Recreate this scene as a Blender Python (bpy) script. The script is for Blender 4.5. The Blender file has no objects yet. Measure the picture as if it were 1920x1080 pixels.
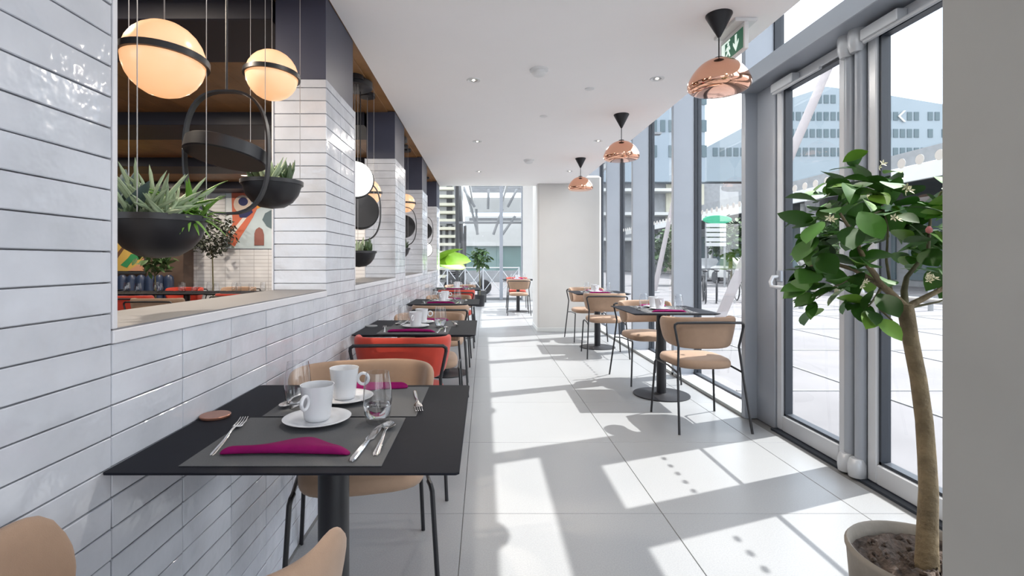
import bpy, math, random
from mathutils import Vector, Matrix
C = bpy.context.scene.collection
S = bpy.context.scene
PI = math.pi
R = math.radians
random.seed(7)
# ------------------------------------------------------------------ camera, sky, sun, exposure
F = 950.0; VX, VY, EYE = 908.0, 490.0, 1.172
cam_d = bpy.data.cameras.new('camera'); cam = bpy.data.objects.new('camera', cam_d); C.objects.link(cam)
cam.location = (0, 0, EYE); cam.rotation_euler = (PI/2, 0, 0)
cam_d.sensor_width = 36; cam_d.lens = 36*F/1920
cam_d.shift_x = (960-VX)/1920; cam_d.shift_y = -(540-VY)/1920
cam_d.clip_start = .02; cam_d.clip_end = 600
S.camera = cam
S.view_settings.view_transform = 'Standard'; S.view_settings.look = 'None'
S.view_settings.gamma = 1; S.view_settings.use_curve_mapping = False
S.view_settings.exposure = 1.08
S.cycles.transparent_max_bounces = 32
W = bpy.data.worlds.new('sky'); S.world = W; W.use_nodes = True
nt = W.node_tree; nt.nodes.clear()
wo = nt.nodes.new('ShaderNodeOutputWorld'); wb = nt.nodes.new('ShaderNodeBackground')
tc = nt.nodes.new('ShaderNodeTexCoord'); mp = nt.nodes.new('ShaderNodeMapping'); mp.inputs['Scale'].default_value = (1, 1, 2.2)
nz = nt.nodes.new('ShaderNodeTexNoise'); nz.inputs['Scale'].default_value = 2.2; nz.inputs['Detail'].default_value = 7
cr = nt.nodes.new('ShaderNodeValToRGB')
cr.color_ramp.elements[0].position = .36; cr.color_ramp.elements[0].color = (.70, .83, 1.0, 1)
cr.color_ramp.elements[1].position = .56; cr.color_ramp.elements[1].color = (1.0, 1.0, 1.0, 1)
nt.links.new(tc.outputs['Generated'], mp.inputs['Vector']); nt.links.new(mp.outputs[0], nz.inputs['Vector'])
nt.links.new(nz.outputs['Fac'], cr.inputs[0]); nt.links.new(cr.outputs[0], wb.inputs[0]); nt.links.new(wb.outputs[0], wo.inputs[0])
wb.inputs[1].default_value = 2.0
sd = bpy.data.lights.new('sun', 'SUN'); sd.energy = 4.1; sd.angle = R(.6); sd.color = (1, .96, .90)
sun = bpy.data.objects.new('sun', sd); C.objects.link(sun)
sun.rotation_euler = Vector((.612, .236, 1)).to_track_quat('Z', 'Y').to_euler(); sun.location = (12, 5, 20)
def area(name, loc, size, energy, color=(1, 1, 1), rot=(0, 0, 0), shape='DISK', sy=None):
    d = bpy.data.lights.new(name, 'AREA'); d.shape = shape; d.size = size; d.energy = energy; d.color = color
    if sy: d.size_y = sy
    o = bpy.data.objects.new(name, d); C.objects.link(o); o.location = loc; o.rotation_euler = rot
    return o
# ------------------------------------------------------------------ materials
MATS = {}
def mat(name, col, rough=.5, metal=0., var=0., vscale=8., bump=0., bscale=40., spec=.5, emit=None, estr=0., detail=4., coat=0., rnd=0., rvar=0., sheen=0.):
    if name in MATS: return MATS[name]
    m = bpy.data.materials.new(name); m.use_nodes = True; t = m.node_tree; b = t.nodes['Principled BSDF']
    L = t.links.new
    b.inputs['Base Color'].default_value = (*col, 1); b.inputs['Roughness'].default_value = rough
    b.inputs['Metallic'].default_value = metal; b.inputs['Specular IOR Level'].default_value = spec
    b.inputs['Coat Weight'].default_value = coat; b.inputs['Sheen Weight'].default_value = sheen
    geo = t.nodes.new('ShaderNodeNewGeometry')
    src = None
    if var or rnd or rvar:
        n = t.nodes.new('ShaderNodeTexNoise'); n.inputs['Scale'].default_value = vscale; n.inputs['Detail'].default_value = detail
        L(geo.outputs['Position'], n.inputs['Vector'])
        mr = t.nodes.new('ShaderNodeMapRange'); mr.inputs[1].default_value = .3; mr.inputs[2].default_value = .7
        mr.inputs[3].default_value = 1-var; mr.inputs[4].default_value = 1+var*.5
        L(n.outputs['Fac'], mr.inputs[0]); fac = mr.outputs[0]
        if rnd:
            oi = t.nodes.new('ShaderNodeObjectInfo'); m2 = t.nodes.new('ShaderNodeMapRange')
            m2.inputs[3].default_value = 1-rnd; m2.inputs[4].default_value = 1+rnd*.5; L(oi.outputs['Random'], m2.inputs[0])
            mu = t.nodes.new('ShaderNodeMath'); mu.operation = 'MULTIPLY'; L(fac, mu.inputs[0]); L(m2.outputs[0], mu.inputs[1]); fac = mu.outputs[0]
        vm = t.nodes.new('ShaderNodeVectorMath'); vm.operation = 'SCALE'; vm.inputs[0].default_value = col; L(fac, vm.inputs['Scale'])
        L(vm.outputs[0], b.inputs['Base Color'])
        if rvar:
            m3 = t.nodes.new('ShaderNodeMapRange'); m3.inputs[1].default_value = .35; m3.inputs[2].default_value = .65
            m3.inputs[3].default_value = max(.03, rough-rvar); m3.inputs[4].default_value = rough+rvar; L(n.outputs['Fac'], m3.inputs[0]); L(m3.outputs[0], b.inputs['Roughness'])
    if bump:
        n2 = t.nodes.new('ShaderNodeTexNoise'); n2.inputs['Scale'].default_value = bscale; n2.inputs['Detail'].default_value = 3
        L(geo.outputs['Position'], n2.inputs['Vector']); bp = t.nodes.new('ShaderNodeBump'); bp.inputs['Strength'].default_value = bump; bp.inputs['Distance'].default_value = .01
        L(n2.outputs['Fac'], bp.inputs['Height']); L(bp.outputs[0], b.inputs['Normal'])
    if emit:
        b.inputs['Emission Color'].default_value = (*emit, 1); b.inputs['Emission Strength'].default_value = estr
    MATS[name] = m; return m
def glassmat(name, tint, refl=1.0, rough=0.):
    m = bpy.data.materials.new(name); m.use_nodes = True; t = m.node_tree; t.nodes.clear()
    o = t.nodes.new('ShaderNodeOutputMaterial'); tr = t.nodes.new('ShaderNodeBsdfTransparent'); tr.inputs[0].default_value = (*tint, 1)
    gl = t.nodes.new('ShaderNodeBsdfGlossy'); gl.inputs['Roughness'].default_value = rough
    fr = t.nodes.new('ShaderNodeFresnel'); fr.inputs[0].default_value = 1.45
    mu = t.nodes.new('ShaderNodeMath'); mu.operation = 'MULTIPLY'; mu.inputs[1].default_value = refl
    gg = t.nodes.new('ShaderNodeNewGeometry'); iv = t.nodes.new('ShaderNodeMath'); iv.operation = 'SUBTRACT'; iv.inputs[0].default_value = 1
    t.links.new(gg.outputs['Backfacing'], iv.inputs[1]); m2 = t.nodes.new('ShaderNodeMath'); m2.operation = 'MULTIPLY'
    mx = t.nodes.new('ShaderNodeMixShader'); t.links.new(fr.outputs[0], mu.inputs[0]); t.links.new(mu.outputs[0], m2.inputs[0]); t.links.new(iv.outputs[0], m2.inputs[1]); t.links.new(m2.outputs[0], mx.inputs[0])
    t.links.new(tr.outputs[0], mx.inputs[1]); t.links.new(gl.outputs[0], mx.inputs[2]); t.links.new(mx.outputs[0], o.inputs[0])
    return m
M_tile = mat('glazed_tile', (.53, .55, .60), .15, var=.10, vscale=7, bump=.42, bscale=13, rnd=.07, rvar=.10, spec=.6)
M_tilefar = mat('glazed_tile_far', (.55, .567, .61), .2, var=.12, vscale=7, bump=.2, bscale=16, rvar=.1)
M_grout = mat('grout', (.36, .36, .38), .9, var=.1, vscale=30)
M_floor = mat('terrazzo', (.285, .292, .302), .36, var=.13, vscale=170, detail=2, rnd=.03, rvar=.05)
M_joint = mat('floor_joint', (.16, .16, .16), .8)
M_ceil = mat('ceiling_plaster', (.955, .935, .93), .9, var=.01, vscale=3)
M_white = mat('white_paint', (.56, .548, .53), .7, var=.02, vscale=4)
M_plast = mat('grey_plaster', (.33, .335, .325), .65, var=.07, vscale=2.5, bump=.06, bscale=8)
M_navy = mat('navy_paint', (.010, .010, .020), .5, var=.15, vscale=5)
M_navyp = mat('navy_panel', (.040, .043, .072), .45, var=.1, vscale=5)
M_alu = mat('aluminium_paint', (.30, .325, .365), .40, metal=.2, var=.03, vscale=3)
M_alu2 = mat('aluminium_light', (.50, .52, .55), .34, metal=.2, var=.03, vscale=3)
M_gask = mat('rubber_gasket', (.018, .024, .035), .5)
M_sill = mat('white_sill', (.60, .60, .63), .45, var=.03, vscale=6)
M_silltop = mat('grey_sill_stone', (.17, .17, .18), .55, var=.08, vscale=5)
M_black = mat('black_powder_coat', (.008, .008, .011), .42, var=.1, vscale=20)
M_bowl = mat('black_satin', (.010, .010, .013), .40, var=.1, vscale=8)
M_top = mat('black_laminate', (.008, .009, .014), .6, var=.1, vscale=30, spec=.10)
M_tan = mat('tan_upholstery', (.30, .195, .13), .8, var=.06, vscale=30, bump=.12, bscale=500, sheen=.15)
M_red = mat('red_upholstery', (.42, .028, .010), .75, var=.08, vscale=25, bump=.12, bscale=500, sheen=.15)
M_copper = mat('polished_copper', (.93, .50, .34), .07, metal=1.)
M_cdull = mat('brushed_copper', (.36, .17, .12), .35, metal=.7, var=.1, vscale=60)
M_steel = mat('polished_steel', (.72, .70, .69), .14, metal=1.)
M_porc = mat('white_porcelain', (.60, .61, .635), .12, coat=.5)
M_mat = mat('woven_placemat', (.085, .088, .094), .85, var=.12, vscale=400, bump=.3, bscale=900)
M_nap = mat('magenta_cloth', (.19, .002, .080), .9, var=.15, vscale=25, bump=.2, bscale=600, spec=.2)
M_soil = mat('soil', (.085, .062, .05), .95, var=.6, vscale=60, bump=.9, bscale=70)
M_pot = mat('fibre_stone_pot', (.22, .195, .165), .75, var=.18, vscale=9, bump=.2, bscale=30)
M_bark = mat('trunk_bark', (.20, .15, .085), .85, var=.35, vscale=18, bump=.7, bscale=50)
M_twig = mat('twig_bark', (.11, .10, .05), .8, var=.3, vscale=25)
M_leaf = mat('citrus_leaf', (.045, .145, .014), .50, var=.25, vscale=9, rnd=.45, spec=.35)
M_leafl = mat('citrus_leaf_young', (.15, .31, .03), .5, var=.2, vscale=9, rnd=.2)
M_flow = mat('cream_blossom', (.80, .74, .50), .6, var=.1)
M_agave = mat('blue_agave', (.10, .15, .155), .55, var=.25, vscale=12, rnd=.25)
M_sene = mat('pale_succulent', (.33, .42, .27), .6, var=.2, vscale=12, rnd=.2)
M_spik = mat('bright_spiky_leaf', (.16, .34, .05), .5, var=.2, vscale=12, rnd=.25)
M_dsuc = mat('dark_succulent', (.07, .12, .055), .5, var=.3, vscale=12, rnd=.3)
M_bark2 = mat('bark_chips', (.25, .15, .08), .9, var=.5, vscale=50, bump=.8, bscale=60)
M_globe = mat('opal_glass_lit', (.50, .38, .30), .25, emit=(1., .47, .20), estr=.42)
M_globew = mat('opal_glass_white', (.9, .9, .9), .25, emit=(1., .97, .93), estr=1.1)
M_lamp = mat('lamp_glow', (1, 1, 1), .5, emit=(1., .88, .72), estr=3.)
M_dlr = mat('downlight_inner', (.5, .5, .48), .25, metal=.6)
M_smoke = mat('white_plastic', (.78, .78, .78), .45)
M_green = mat('exit_green', (.02, .13, .07), .45, emit=(.03, .25, .13), estr=.08)
M_signw = mat('exit_white', (.8, .85, .82), .5, emit=(.7, .9, .8), estr=.3)
M_wood = mat('wood_ceiling', (.27, .135, .048), .45, var=.25, vscale=6, rnd=.15)
M_wood2 = mat('wood_floor_dark', (.13, .10, .08), .5, var=.25, vscale=6)
M_vel = mat('navy_leather', (.022, .038, .085), .42, var=.1, vscale=10)
M_brown = mat('brown_wall', (.10, .065, .05), .7, var=.1, vscale=4)
M_dot = mat('frosted_dot', (.85, .87, .88), .8)
M_pave = mat('outdoor_paving', (.17, .166, .175), .85, var=.16, vscale=.9, detail=8)
M_bldA = mat('pale_cladding', (.20, .245, .275), .6, var=.04, vscale=.3)
M_bldB = mat('pale_blue_cladding', (.20, .245, .285), .6, var=.04, vscale=.3)
M_win = mat('far_window_glass', (.07, .105, .12), .45, spec=.3)
M_dark = mat('dark_metal', (.045, .047, .05), .5, var=.2, vscale=5)
M_mid = mat('mid_grey_concrete', (.22, .23, .24), .8, var=.15, vscale=2)
M_cream = mat('cream_panel', (.42, .41, .33), .7, var=.08, vscale=3)
M_offw = mat('off_white_steel', (.45, .46, .455), .5, var=.04, vscale=3)
M_teal = mat('teal_glass_panel', (.13, .21, .205), .3, var=.1, vscale=1)
M_bush = mat('bush_leaf', (.06, .13, .035), .6, var=.4, vscale=12, rnd=.3)
M_olive = mat('olive_leaf', (.06, .075, .055), .6, var=.4, vscale=20, rnd=.3)
M_ban = mat('banana_leaf', (.20, .40, .03), .4, var=.15, vscale=8)
M_pink = mat('pale_pink_steel', (.30, .275, .28), .6, var=.03)
M_glass = glassmat('window_glass', (.96, .97, .975), 1.0)
M_water = glassmat('drinking_glass', (.975, .98, .985), 2.3, .02)
M_h2o = bpy.data.materials.new('water'); M_h2o.use_nodes = True
_b = M_h2o.node_tree.nodes['Principled BSDF']; _b.inputs['Transmission Weight'].default_value = 1; _b.inputs['Roughness'].default_value = 0; _b.inputs['IOR'].default_value = 1.33
def brickmat(name, c1, c2, mortar, w, h):
    m = bpy.data.materials.new(name); m.use_nodes = True; t = m.node_tree; b = t.nodes['Principled BSDF']
    g = t.nodes.new('ShaderNodeNewGeometry'); sx = t.nodes.new('ShaderNodeSeparateXYZ'); cx = t.nodes.new('ShaderNodeCombineXYZ')
    br = t.nodes.new('ShaderNodeTexBrick'); br.offset = 0; br.inputs['Scale'].default_value = 1
    br.inputs['Color1'].default_value = (*c1, 1); br.inputs['Color2'].default_value = (*c2, 1); br.inputs['Mortar'].default_value = (*mortar, 1)
    br.inputs['Mortar Size'].default_value = .004; br.inputs['Brick Width'].default_value = w; br.inputs['Row Height'].default_value = h
    t.links.new(g.outputs['Position'], sx.inputs[0]); t.links.new(sx.outputs[0], cx.inputs[0]); t.links.new(sx.outputs[2], cx.inputs[1])
    t.links.new(cx.outputs[0], br.inputs['Vector']); t.links.new(br.outputs['Color'], b.inputs['Base Color']); b.inputs['Roughness'].default_value = .35
    return m
M_farbrick = brickmat('far_white_tile', (.72, .73, .76), (.66, .67, .70), (.40, .40, .42), .25, .0635)
def flat(name, col): return mat(name, col, .6, var=.06, vscale=6)
# ------------------------------------------------------------------ mesh builder
class MB:
    def __init__(s): s.v = []; s.f = []
    def add(s, vs, fs):
        n = len(s.v); s.v += [tuple(p) for p in vs]; s.f += [tuple(i+n for i in q) for q in fs]; return s
    def box(s, x0, x1, y0, y1, z0, z1, b=0.):
        if b <= 0:
            vs = [(x, y, z) for z in (z0, z1) for y in (y0, y1) for x in (x0, x1)]
            return s.add(vs, [(0, 2, 3, 1), (4, 5, 7, 6), (0, 1, 5, 4), (2, 6, 7, 3), (0, 4, 6, 2), (1, 3, 7, 5)])
        def ring(z, i): return [(x0+i+b, y0+i, z), (x1-i-b, y0+i, z), (x1-i, y0+i+b, z), (x1-i, y1-i-b, z), (x1-i-b, y1-i, z), (x0+i+b, y1-i, z), (x0+i, y1-i-b, z), (x0+i, y0+i+b, z)]
        rs = [ring(z0, b), ring(z0+b, 0), ring(z1-b, 0), ring(z1, b)]
        return s.loft(rs, True, True)
    def loft(s, rings, cap0=True, cap1=True, closed=True):
        n = len(rings[0]); vs = [p for r in rings for p in r]; fs = []
        for i in range(len(rings)-1):
            for j in range(n if closed else n-1):
                a = i*n+j; b_ = i*n+(j+1) % n; fs.append((a, b_, b_+n, a+n))
        if cap0: fs.append(tuple(range(n-1, -1, -1)))
        if cap1: fs.append(tuple((len(rings)-1)*n+j for j in range(n)))
        return s.add(vs, fs)
    def lathe(s, prof, n=24, c=(0, 0, 0), cap0=False, cap1=False, sx=1., sy=1.):
        rings = [[(c[0]+r*math.cos(2*PI*k/n)*sx, c[1]+r*math.sin(2*PI*k/n)*sy, c[2]+z) for k in range(n)] for r, z in prof]
        return s.loft(rings, cap0, cap1)
    def cyl(s, c, r, z0, z1, n=20, b=0.):
        if b: return s.lathe([(r-b, z0), (r, z0+b), (r, z1-b), (r-b, z1)], n, c, True, True)
        return s.lathe([(r, z0), (r, z1)], n, c, True, True)
    def tube(s, pts, r, n=8, cap=True, closed=False):
        pts = [Vector(p) for p in pts]; rs = r if isinstance(r, (list, tuple)) else [r]*len(pts)
        rings = []; up = Vector((0, 0, 1)); N = len(pts)
        t0 = (pts[1]-pts[0]).normalized()
        u = t0.cross(up if abs(t0.z) < .9 else Vector((1, 0, 0))).normalized()
        for i, p in enumerate(pts):
            if closed: t = (pts[(i+1) % N]-pts[i-1]).normalized()
            elif i == 0: t = t0
            elif i == N-1: t = (pts[-1]-pts[-2]).normalized()
            else: t = ((pts[i+1]-p).normalized()+(p-pts[i-1]).normalized()).normalized()
            u = (u-t*u.dot(t)).normalized(); w = t.cross(u)
            rings.append([tuple(p+(u*math.cos(2*PI*k/n)+w*math.sin(2*PI*k/n))*rs[i]) for k in range(n)])
        if closed: rings.append(rings[0]); return s.loft(rings, False, False)
        return s.loft(rings, cap, cap)
    def prism(s, poly, a0, a1, axis='z'):
        def P3(p, a): return {'z': (p[0], p[1], a), 'y': (p[0], a, p[1]), 'x': (a, p[0], p[1])}[axis]
        return s.loft([[P3(p, a0) for p in poly], [P3(p, a1) for p in poly]], True, True)
    def rot(s, M):
        s.v = [tuple(M @ Vector(p)) for p in s.v]; return s
    def mesh(s, name, m, smooth=True, ang=40):
        me = bpy.data.meshes.new(name); me.from_pydata(s.v, [], s.f); me.materials.append(m)
        import bmesh
        bm = bmesh.new(); bm.from_mesh(me); bmesh.ops.recalc_face_normals(bm, faces=bm.faces); bm.to_mesh(me); bm.free()
        if smooth:
            me.polygons.foreach_set('use_smooth', [True]*len(me.polygons)); me.set_sharp_from_angle(angle=R(ang))
        me.update(); return me
    def build(s, name, m, parent=None, smooth=True, ang=40, loc=None, rot=None):
        o = bpy.data.objects.new(name, s.mesh(name, m, smooth, ang)); C.objects.link(o)
        if parent: o.parent = parent
        if loc: o.location = loc
        if rot: o.rotation_euler = rot
        return o
def inst(name, me, parent=None, loc=(0, 0, 0), rot=(0, 0, 0), sc=None):
    o = bpy.data.objects.new(name, me); C.objects.link(o); o.parent = parent; o.location = loc; o.rotation_euler = rot
    if sc: o.scale = sc
    return o
def subsurf(o, lv=2):
    m = o.modifiers.new('subdivision', 'SUBSURF'); m.levels = lv; m.render_levels = lv; return o
def tag(o, label=None, cat=None, group=None):
    if label: o['label'] = label
    if cat: o['category'] = cat
    if group: o['group'] = group
    return o
def thing(name, label, cat, loc=(0, 0, 0), rz=0., group=None):
    o = bpy.data.objects.new(name, None); C.objects.link(o); o.empty_display_size = .05
    o.location = loc; o.rotation_euler = (0, 0, rz); return tag(o, label, cat, group)
def sroot(name, label=None):
    o = bpy.data.objects.new(name, None); C.objects.link(o); o.empty_display_size = .1; o['kind'] = 'structure'
    if label: o['label'] = label; 
    return o
def struct(o, label=None):
    o['kind'] = 'structure'
    if label: o['label'] = label
    return o
def stuff(o): o['kind'] = 'stuff'; return o
def dup(root, loc, rz, label, group=None):
    r = root.copy(); C.objects.link(r); r.location = loc; r.rotation_euler = (0, 0, rz); r['label'] = label
    if group: r['group'] = group
    for ch in list(root.children):
        c = ch.copy(); C.objects.link(c); c.parent = r
        for g in list(ch.children):
            d = g.copy(); C.objects.link(d); d.parent = c
    return r
def P(x, y, Y): return Vector(((x-VX)*Y/F, Y, EYE+(VY-y)*Y/F))
# ------------------------------------------------------------------ SETTING
ZC = 2.467; XW = -.768; XF = 1.94
# floor with tiles
fl = struct(MB().box(-.80, 2.25, -3, 15.6, -.2, -.004).build('floor', M_joint, smooth=False), 'pale grey terrazzo floor in large square tiles')
xs = [XW] + [-.098+.926*k for k in range(3)] + [XF+.02]; ys = [-2.27+.925*k for k in range(20)]
for i in range(len(xs)-1):
    for j in range(len(ys)-1):
        x0, x1, y0, y1 = xs[i]+.0015, xs[i+1]-.0015, ys[j]+.0015, ys[j+1]-.0015
        if y0 > 15.5: continue
        MB().box(x0-(x0+x1)/2, x1-(x0+x1)/2, y0-(y0+y1)/2, min(y1, 15.5)-(y0+y1)/2, -.01, 0, b=.0015).build('floor_tile', M_floor, fl, False, loc=((x0+x1)/2, (y0+y1)/2, 0))
# corridor ceiling
ce = MB().box(-.768, 1.57, -3, 8.70, ZC, ZC+.35); struct(ce.build('ceiling', M_ceil, smooth=False), 'smooth white plaster ceiling over the passage')
struct(MB().box(-8.6, 2.3, -3, 8.8, 3.9, 4.05).build('ceiling_upper_slab', M_white, smooth=False), 'upper slab above the glazing gap')
wbk = sroot('wall_back', 'unseen wall behind the viewpoint, glazed to brighten the passage')  # glazing added out of view so daylight fills in from behind
for k in range(8): MB().box(-7.6+k*1.4, -7.54+k*1.4, -3.15, -3.0, 0, 3.9).build('mullion', M_white, wbk, False)
MB().box(-7.6, 2.3, -3.15, -3.0, ZC+.2, 3.9).build('header', M_white, wbk, False)
MB().box(-7.6, 2.3, -3.08, -3.07, 0, ZC+.2).build('pane', M_glass, wbk, False)
struct(MB().box(-12, 6, -30, -3.2, -.3, -.06).build('floor_pavement_back', M_pave if 'M_pave' in globals() else M_white, smooth=False), 'paving behind the viewpoint')
# tiled wall on the left
wl = struct(MB().box(XW-.245, XW-.012, -3, 8.715, 0, .995).build('wall_left', M_grout, smooth=False), 'tiled wall with four open bays beside the tables')
PZ = .0635; Z0 = 1.001
op = [1.045, 3.0, 4.91, 6.82]; ps = [2.465, 4.375, 6.285, 8.195]; pe = [3.0, 4.91, 6.82, 8.73]
TZ = 2.059
for a, b_ in zip(ps, pe):
    MB().box(XW-.245, XW-.012, a+.012, b_-.005, .99, TZ).build('pier_core', M_grout, wl, False)
MB().box(XW-.245, XW-.012, -3, 1.035, .99, ZC).build('pier_core', M_grout, wl, False)
tm_full = MB().box(-.006, .006, -.1222, .1222, -.0305, .0305, b=.0016)
tme = tm_full.mesh('wall_tile', M_tile, smooth=False)
far = MB(); cnt = 0
def tile_front(y0, y1, z0, z1, single):
    global cnt
    g = .0014; w = y1-y0-2*g; h = z1-z0-2*g
    if w < .01 or h < .01: return
    if single and cnt < 297:
        cnt += 1
        inst('wall_tile', tme, wl, (XW-.006+random.uniform(-.0008, .0004), (y0+y1)/2, (z0+z1)/2), (0, random.gauss(0, .012), random.gauss(0, .004)), (1, w/.2444, h/.061))
    else: far.box(XW-.012, XW+random.uniform(-.0006, .0004), y0+g, y1-g, z0+g, z1-g)
def rows(zmin, zmax):
    k = math.ceil((zmin-Z0)/PZ-1e-6); zz = [zmin]
    while Z0+k*PZ < zmax-.004:
        if Z0+k*PZ > zmin+.004: zz.append(Z0+k*PZ)
        k += 1
    zz.append(zmax); return list(zip(zz[:-1], zz[1:]))
yy = 1.045
while yy > -2.9:                                   # near full-height part
    for z0, z1 in rows(0, ZC): tile_front(yy-.247, yy, z0, z1, yy > .6 and z1 < 1.80 and z0 > .3)
    yy -= .247
for k in range(4):
    cols = [op[k]]
    while cols[-1]+.247 < ps[k]-.03: cols.append(cols[-1]+.247)
    cols.append(ps[k])
    for ci, (a, b_) in enumerate(zip(cols[:-1], cols[1:])):
        for z0, z1 in rows(0, Z0): tile_front(a, b_, z0, z1, k == 0 or (k == 1 and ci < 5 and z0 > .5))
    for a, b_ in ((ps[k], ps[k]+.247), (ps[k]+.247, pe[k])):
        for z0, z1 in rows(0, TZ): tile_front(a, b_, z0, z1, k == 0)
    for z0, z1 in rows(1.032, TZ):                  # pier side facing the viewer
        g = .0014
        if k < 1 and cnt < 300:
            cnt += 1
            inst('wall_tile', tme, wl, (XW-.129, ps[k]+.006, (z0+z1)/2), (random.gauss(0, .004), 0, PI/2), (1, .255/.2444, (z1-z0-2*g)/.061))
        else: far.box(XW-.256, XW-.001, ps[k], ps[k]+.012, z0+g, z1-g)
stuff(far.build('wall_tiles', M_tilefar, wl, False))
for k in range(4):                                  # sills, trims, navy heads
    y0 = op[k]-(0.0 if k == 0 else -.0)
    MB().box(XW-.262, XW+.004, y0, ps[k]-.001, 1.001, 1.029, b=.002).build('sill_front', M_sill, wl, False)
    MB().box(XW-.266, XW+.001, y0+.001, ps[k]-.002, 1.029, 1.033).build('sill_board', M_silltop, wl, False)
    MB().box(XW-.262, XW+.002, y0, y0+.014, 1.032, TZ if k else ZC, b=.001).build('opening_trim', M_sill, wl, False)
    MB().box(XW-.264, XW-.256, ps[k]-.006, pe[k], 1.032, TZ, b=.001).build('opening_trim', M_sill, wl, False)
    MB().box(XW-.25, XW-.004, ps[k]+.003, pe[k]-.02, TZ, ZC, b=.002).build('head_panel', M_navyp, wl, False)
# end return of the tiled wall
MB().box(XW-.25, XW-.002, 8.715, 8.735, 0, TZ).build('end_panel', M_sill, wl, False)
MB().box(XW-.0, XW+.012, -3, 8.73, 0, .004).build('baseboard_gap', M_joint, wl, False)
# white pier and plaster walls
col = MB().box(.887, 1.95, 8.43, 9.3, 0, 2.6, b=.03).build('wall_far_pier', M_white, smooth=True)
struct(col, 'broad white pier at the end of the passage'); MB().box(.882, 1.95, 8.424, 9.305, 0, .07, b=.004).build('baseboard', mat('skirting_grey', (.55, .56, .55), .5), col, False)
struct(MB().box(1.17, 2.1, 15.25, 15.7, 0, 4.6).build('wall_far_right', M_white, smooth=False), 'white pier beside the far glazing')
nw = MB().box(1.05, 1.34, .55, 1.165, 0, 2.9, b=.004).build('wall_near_right', M_plast, smooth=False)
struct(nw, 'grey plaster wall end close on the right edge')
# ------------------------------------------------------------------ glazed front on the right
wr = sroot('wall_right', 'grey metal framed glazed front'); 
fins = [3.77, 5.2, 6.63, 8.03, 9.45, 10.9, 12.3, 13.7, 15.1]
for y in fins + [1.86, .5, -.9, -2.3]:
    MB().box(XF, 2.17, y, y+.055, .0, 3.9, b=.004).build('mullion', M_alu, wr, False)
    MB().box(2.155, 2.225, y-.012, y+.02, 0, 3.9).build('mullion_gasket', M_gask, wr, False)
MB().box(XF, XF+.05, 3.83, 15.5, 0, .03, b=.003).build('curb', mat('curb_grey', (.36, .38, .38), .5), wr, False)
MB().box(XF+.05, 2.16, 3.83, 15.5, -.02, .018, b=.002).build('sill_board', M_sill, wr, False)
MB().box(XF, 2.2, -3, 1.87, 0, .03, b=.003).build('curb', M_alu, wr, False)
MB().box(2.15, 2.2, 3.83, 15.5, 0, .035).build('bottom_rail', M_gask, wr, False)
MB().box(1.88, 2.15, 1.9, 3.775, 2.42, 2.54, b=.004).build('lintel', M_alu, wr, False)
MB().box(2.0, 2.3, -3, 15.5, 3.86, 3.95).build('head_rail', M_alu, wr, False)
MB().box(1.56, 1.575, -3, 8.7, ZC+.02, 3.9).build('bulkhead', M_white, wr, False)
def dots(mb, x, ya, yb):
    y = ya+.05
    while y < yb-.03:
        mb.lathe([(.0001, 0), (.025, 0)], 16, (0, 0, 0)) if False else mb.add([(x, y+.025*math.cos(2*PI*k/16), 1.66+.025*math.sin(2*PI*k/16)) for k in range(16)]+[(x+.001, y+.025*math.cos(2*PI*k/16), 1.66+.025*math.sin(2*PI*k/16)) for k in range(16)], [tuple(range(16)), tuple(range(31, 15, -1))]+[(k, (k+1) % 16, 16+(k+1) % 16, 16+k) for k in range(16)])
        y += .106
    return mb
wi = 1
def winbay(y0, y1, z0=.03, z1=3.88, dt=True):
    global wi
    w = sroot('window_%d' % wi); wi += 1
    MB().box(2.180, 2.190, y0, y1, z0, z1).build('pane', M_glass, w, False)
    if dt: dots(MB(), 2.1785, y0+.05, y1-.03).build('frosted_dots', M_dot, w, False)
    return w
fy = fins[:]
for a, b_ in zip(fy[:-1], fy[1:]): winbay(a+.03, b_-.012, dt=a < 8)
winbay(1.90, 3.76, 2.54, 3.88, False)
for a, b_ in ((.5, 1.86), (-.9, .5), (-2.3, -.9)): winbay(a+.03, b_-.012, dt=False)
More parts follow.
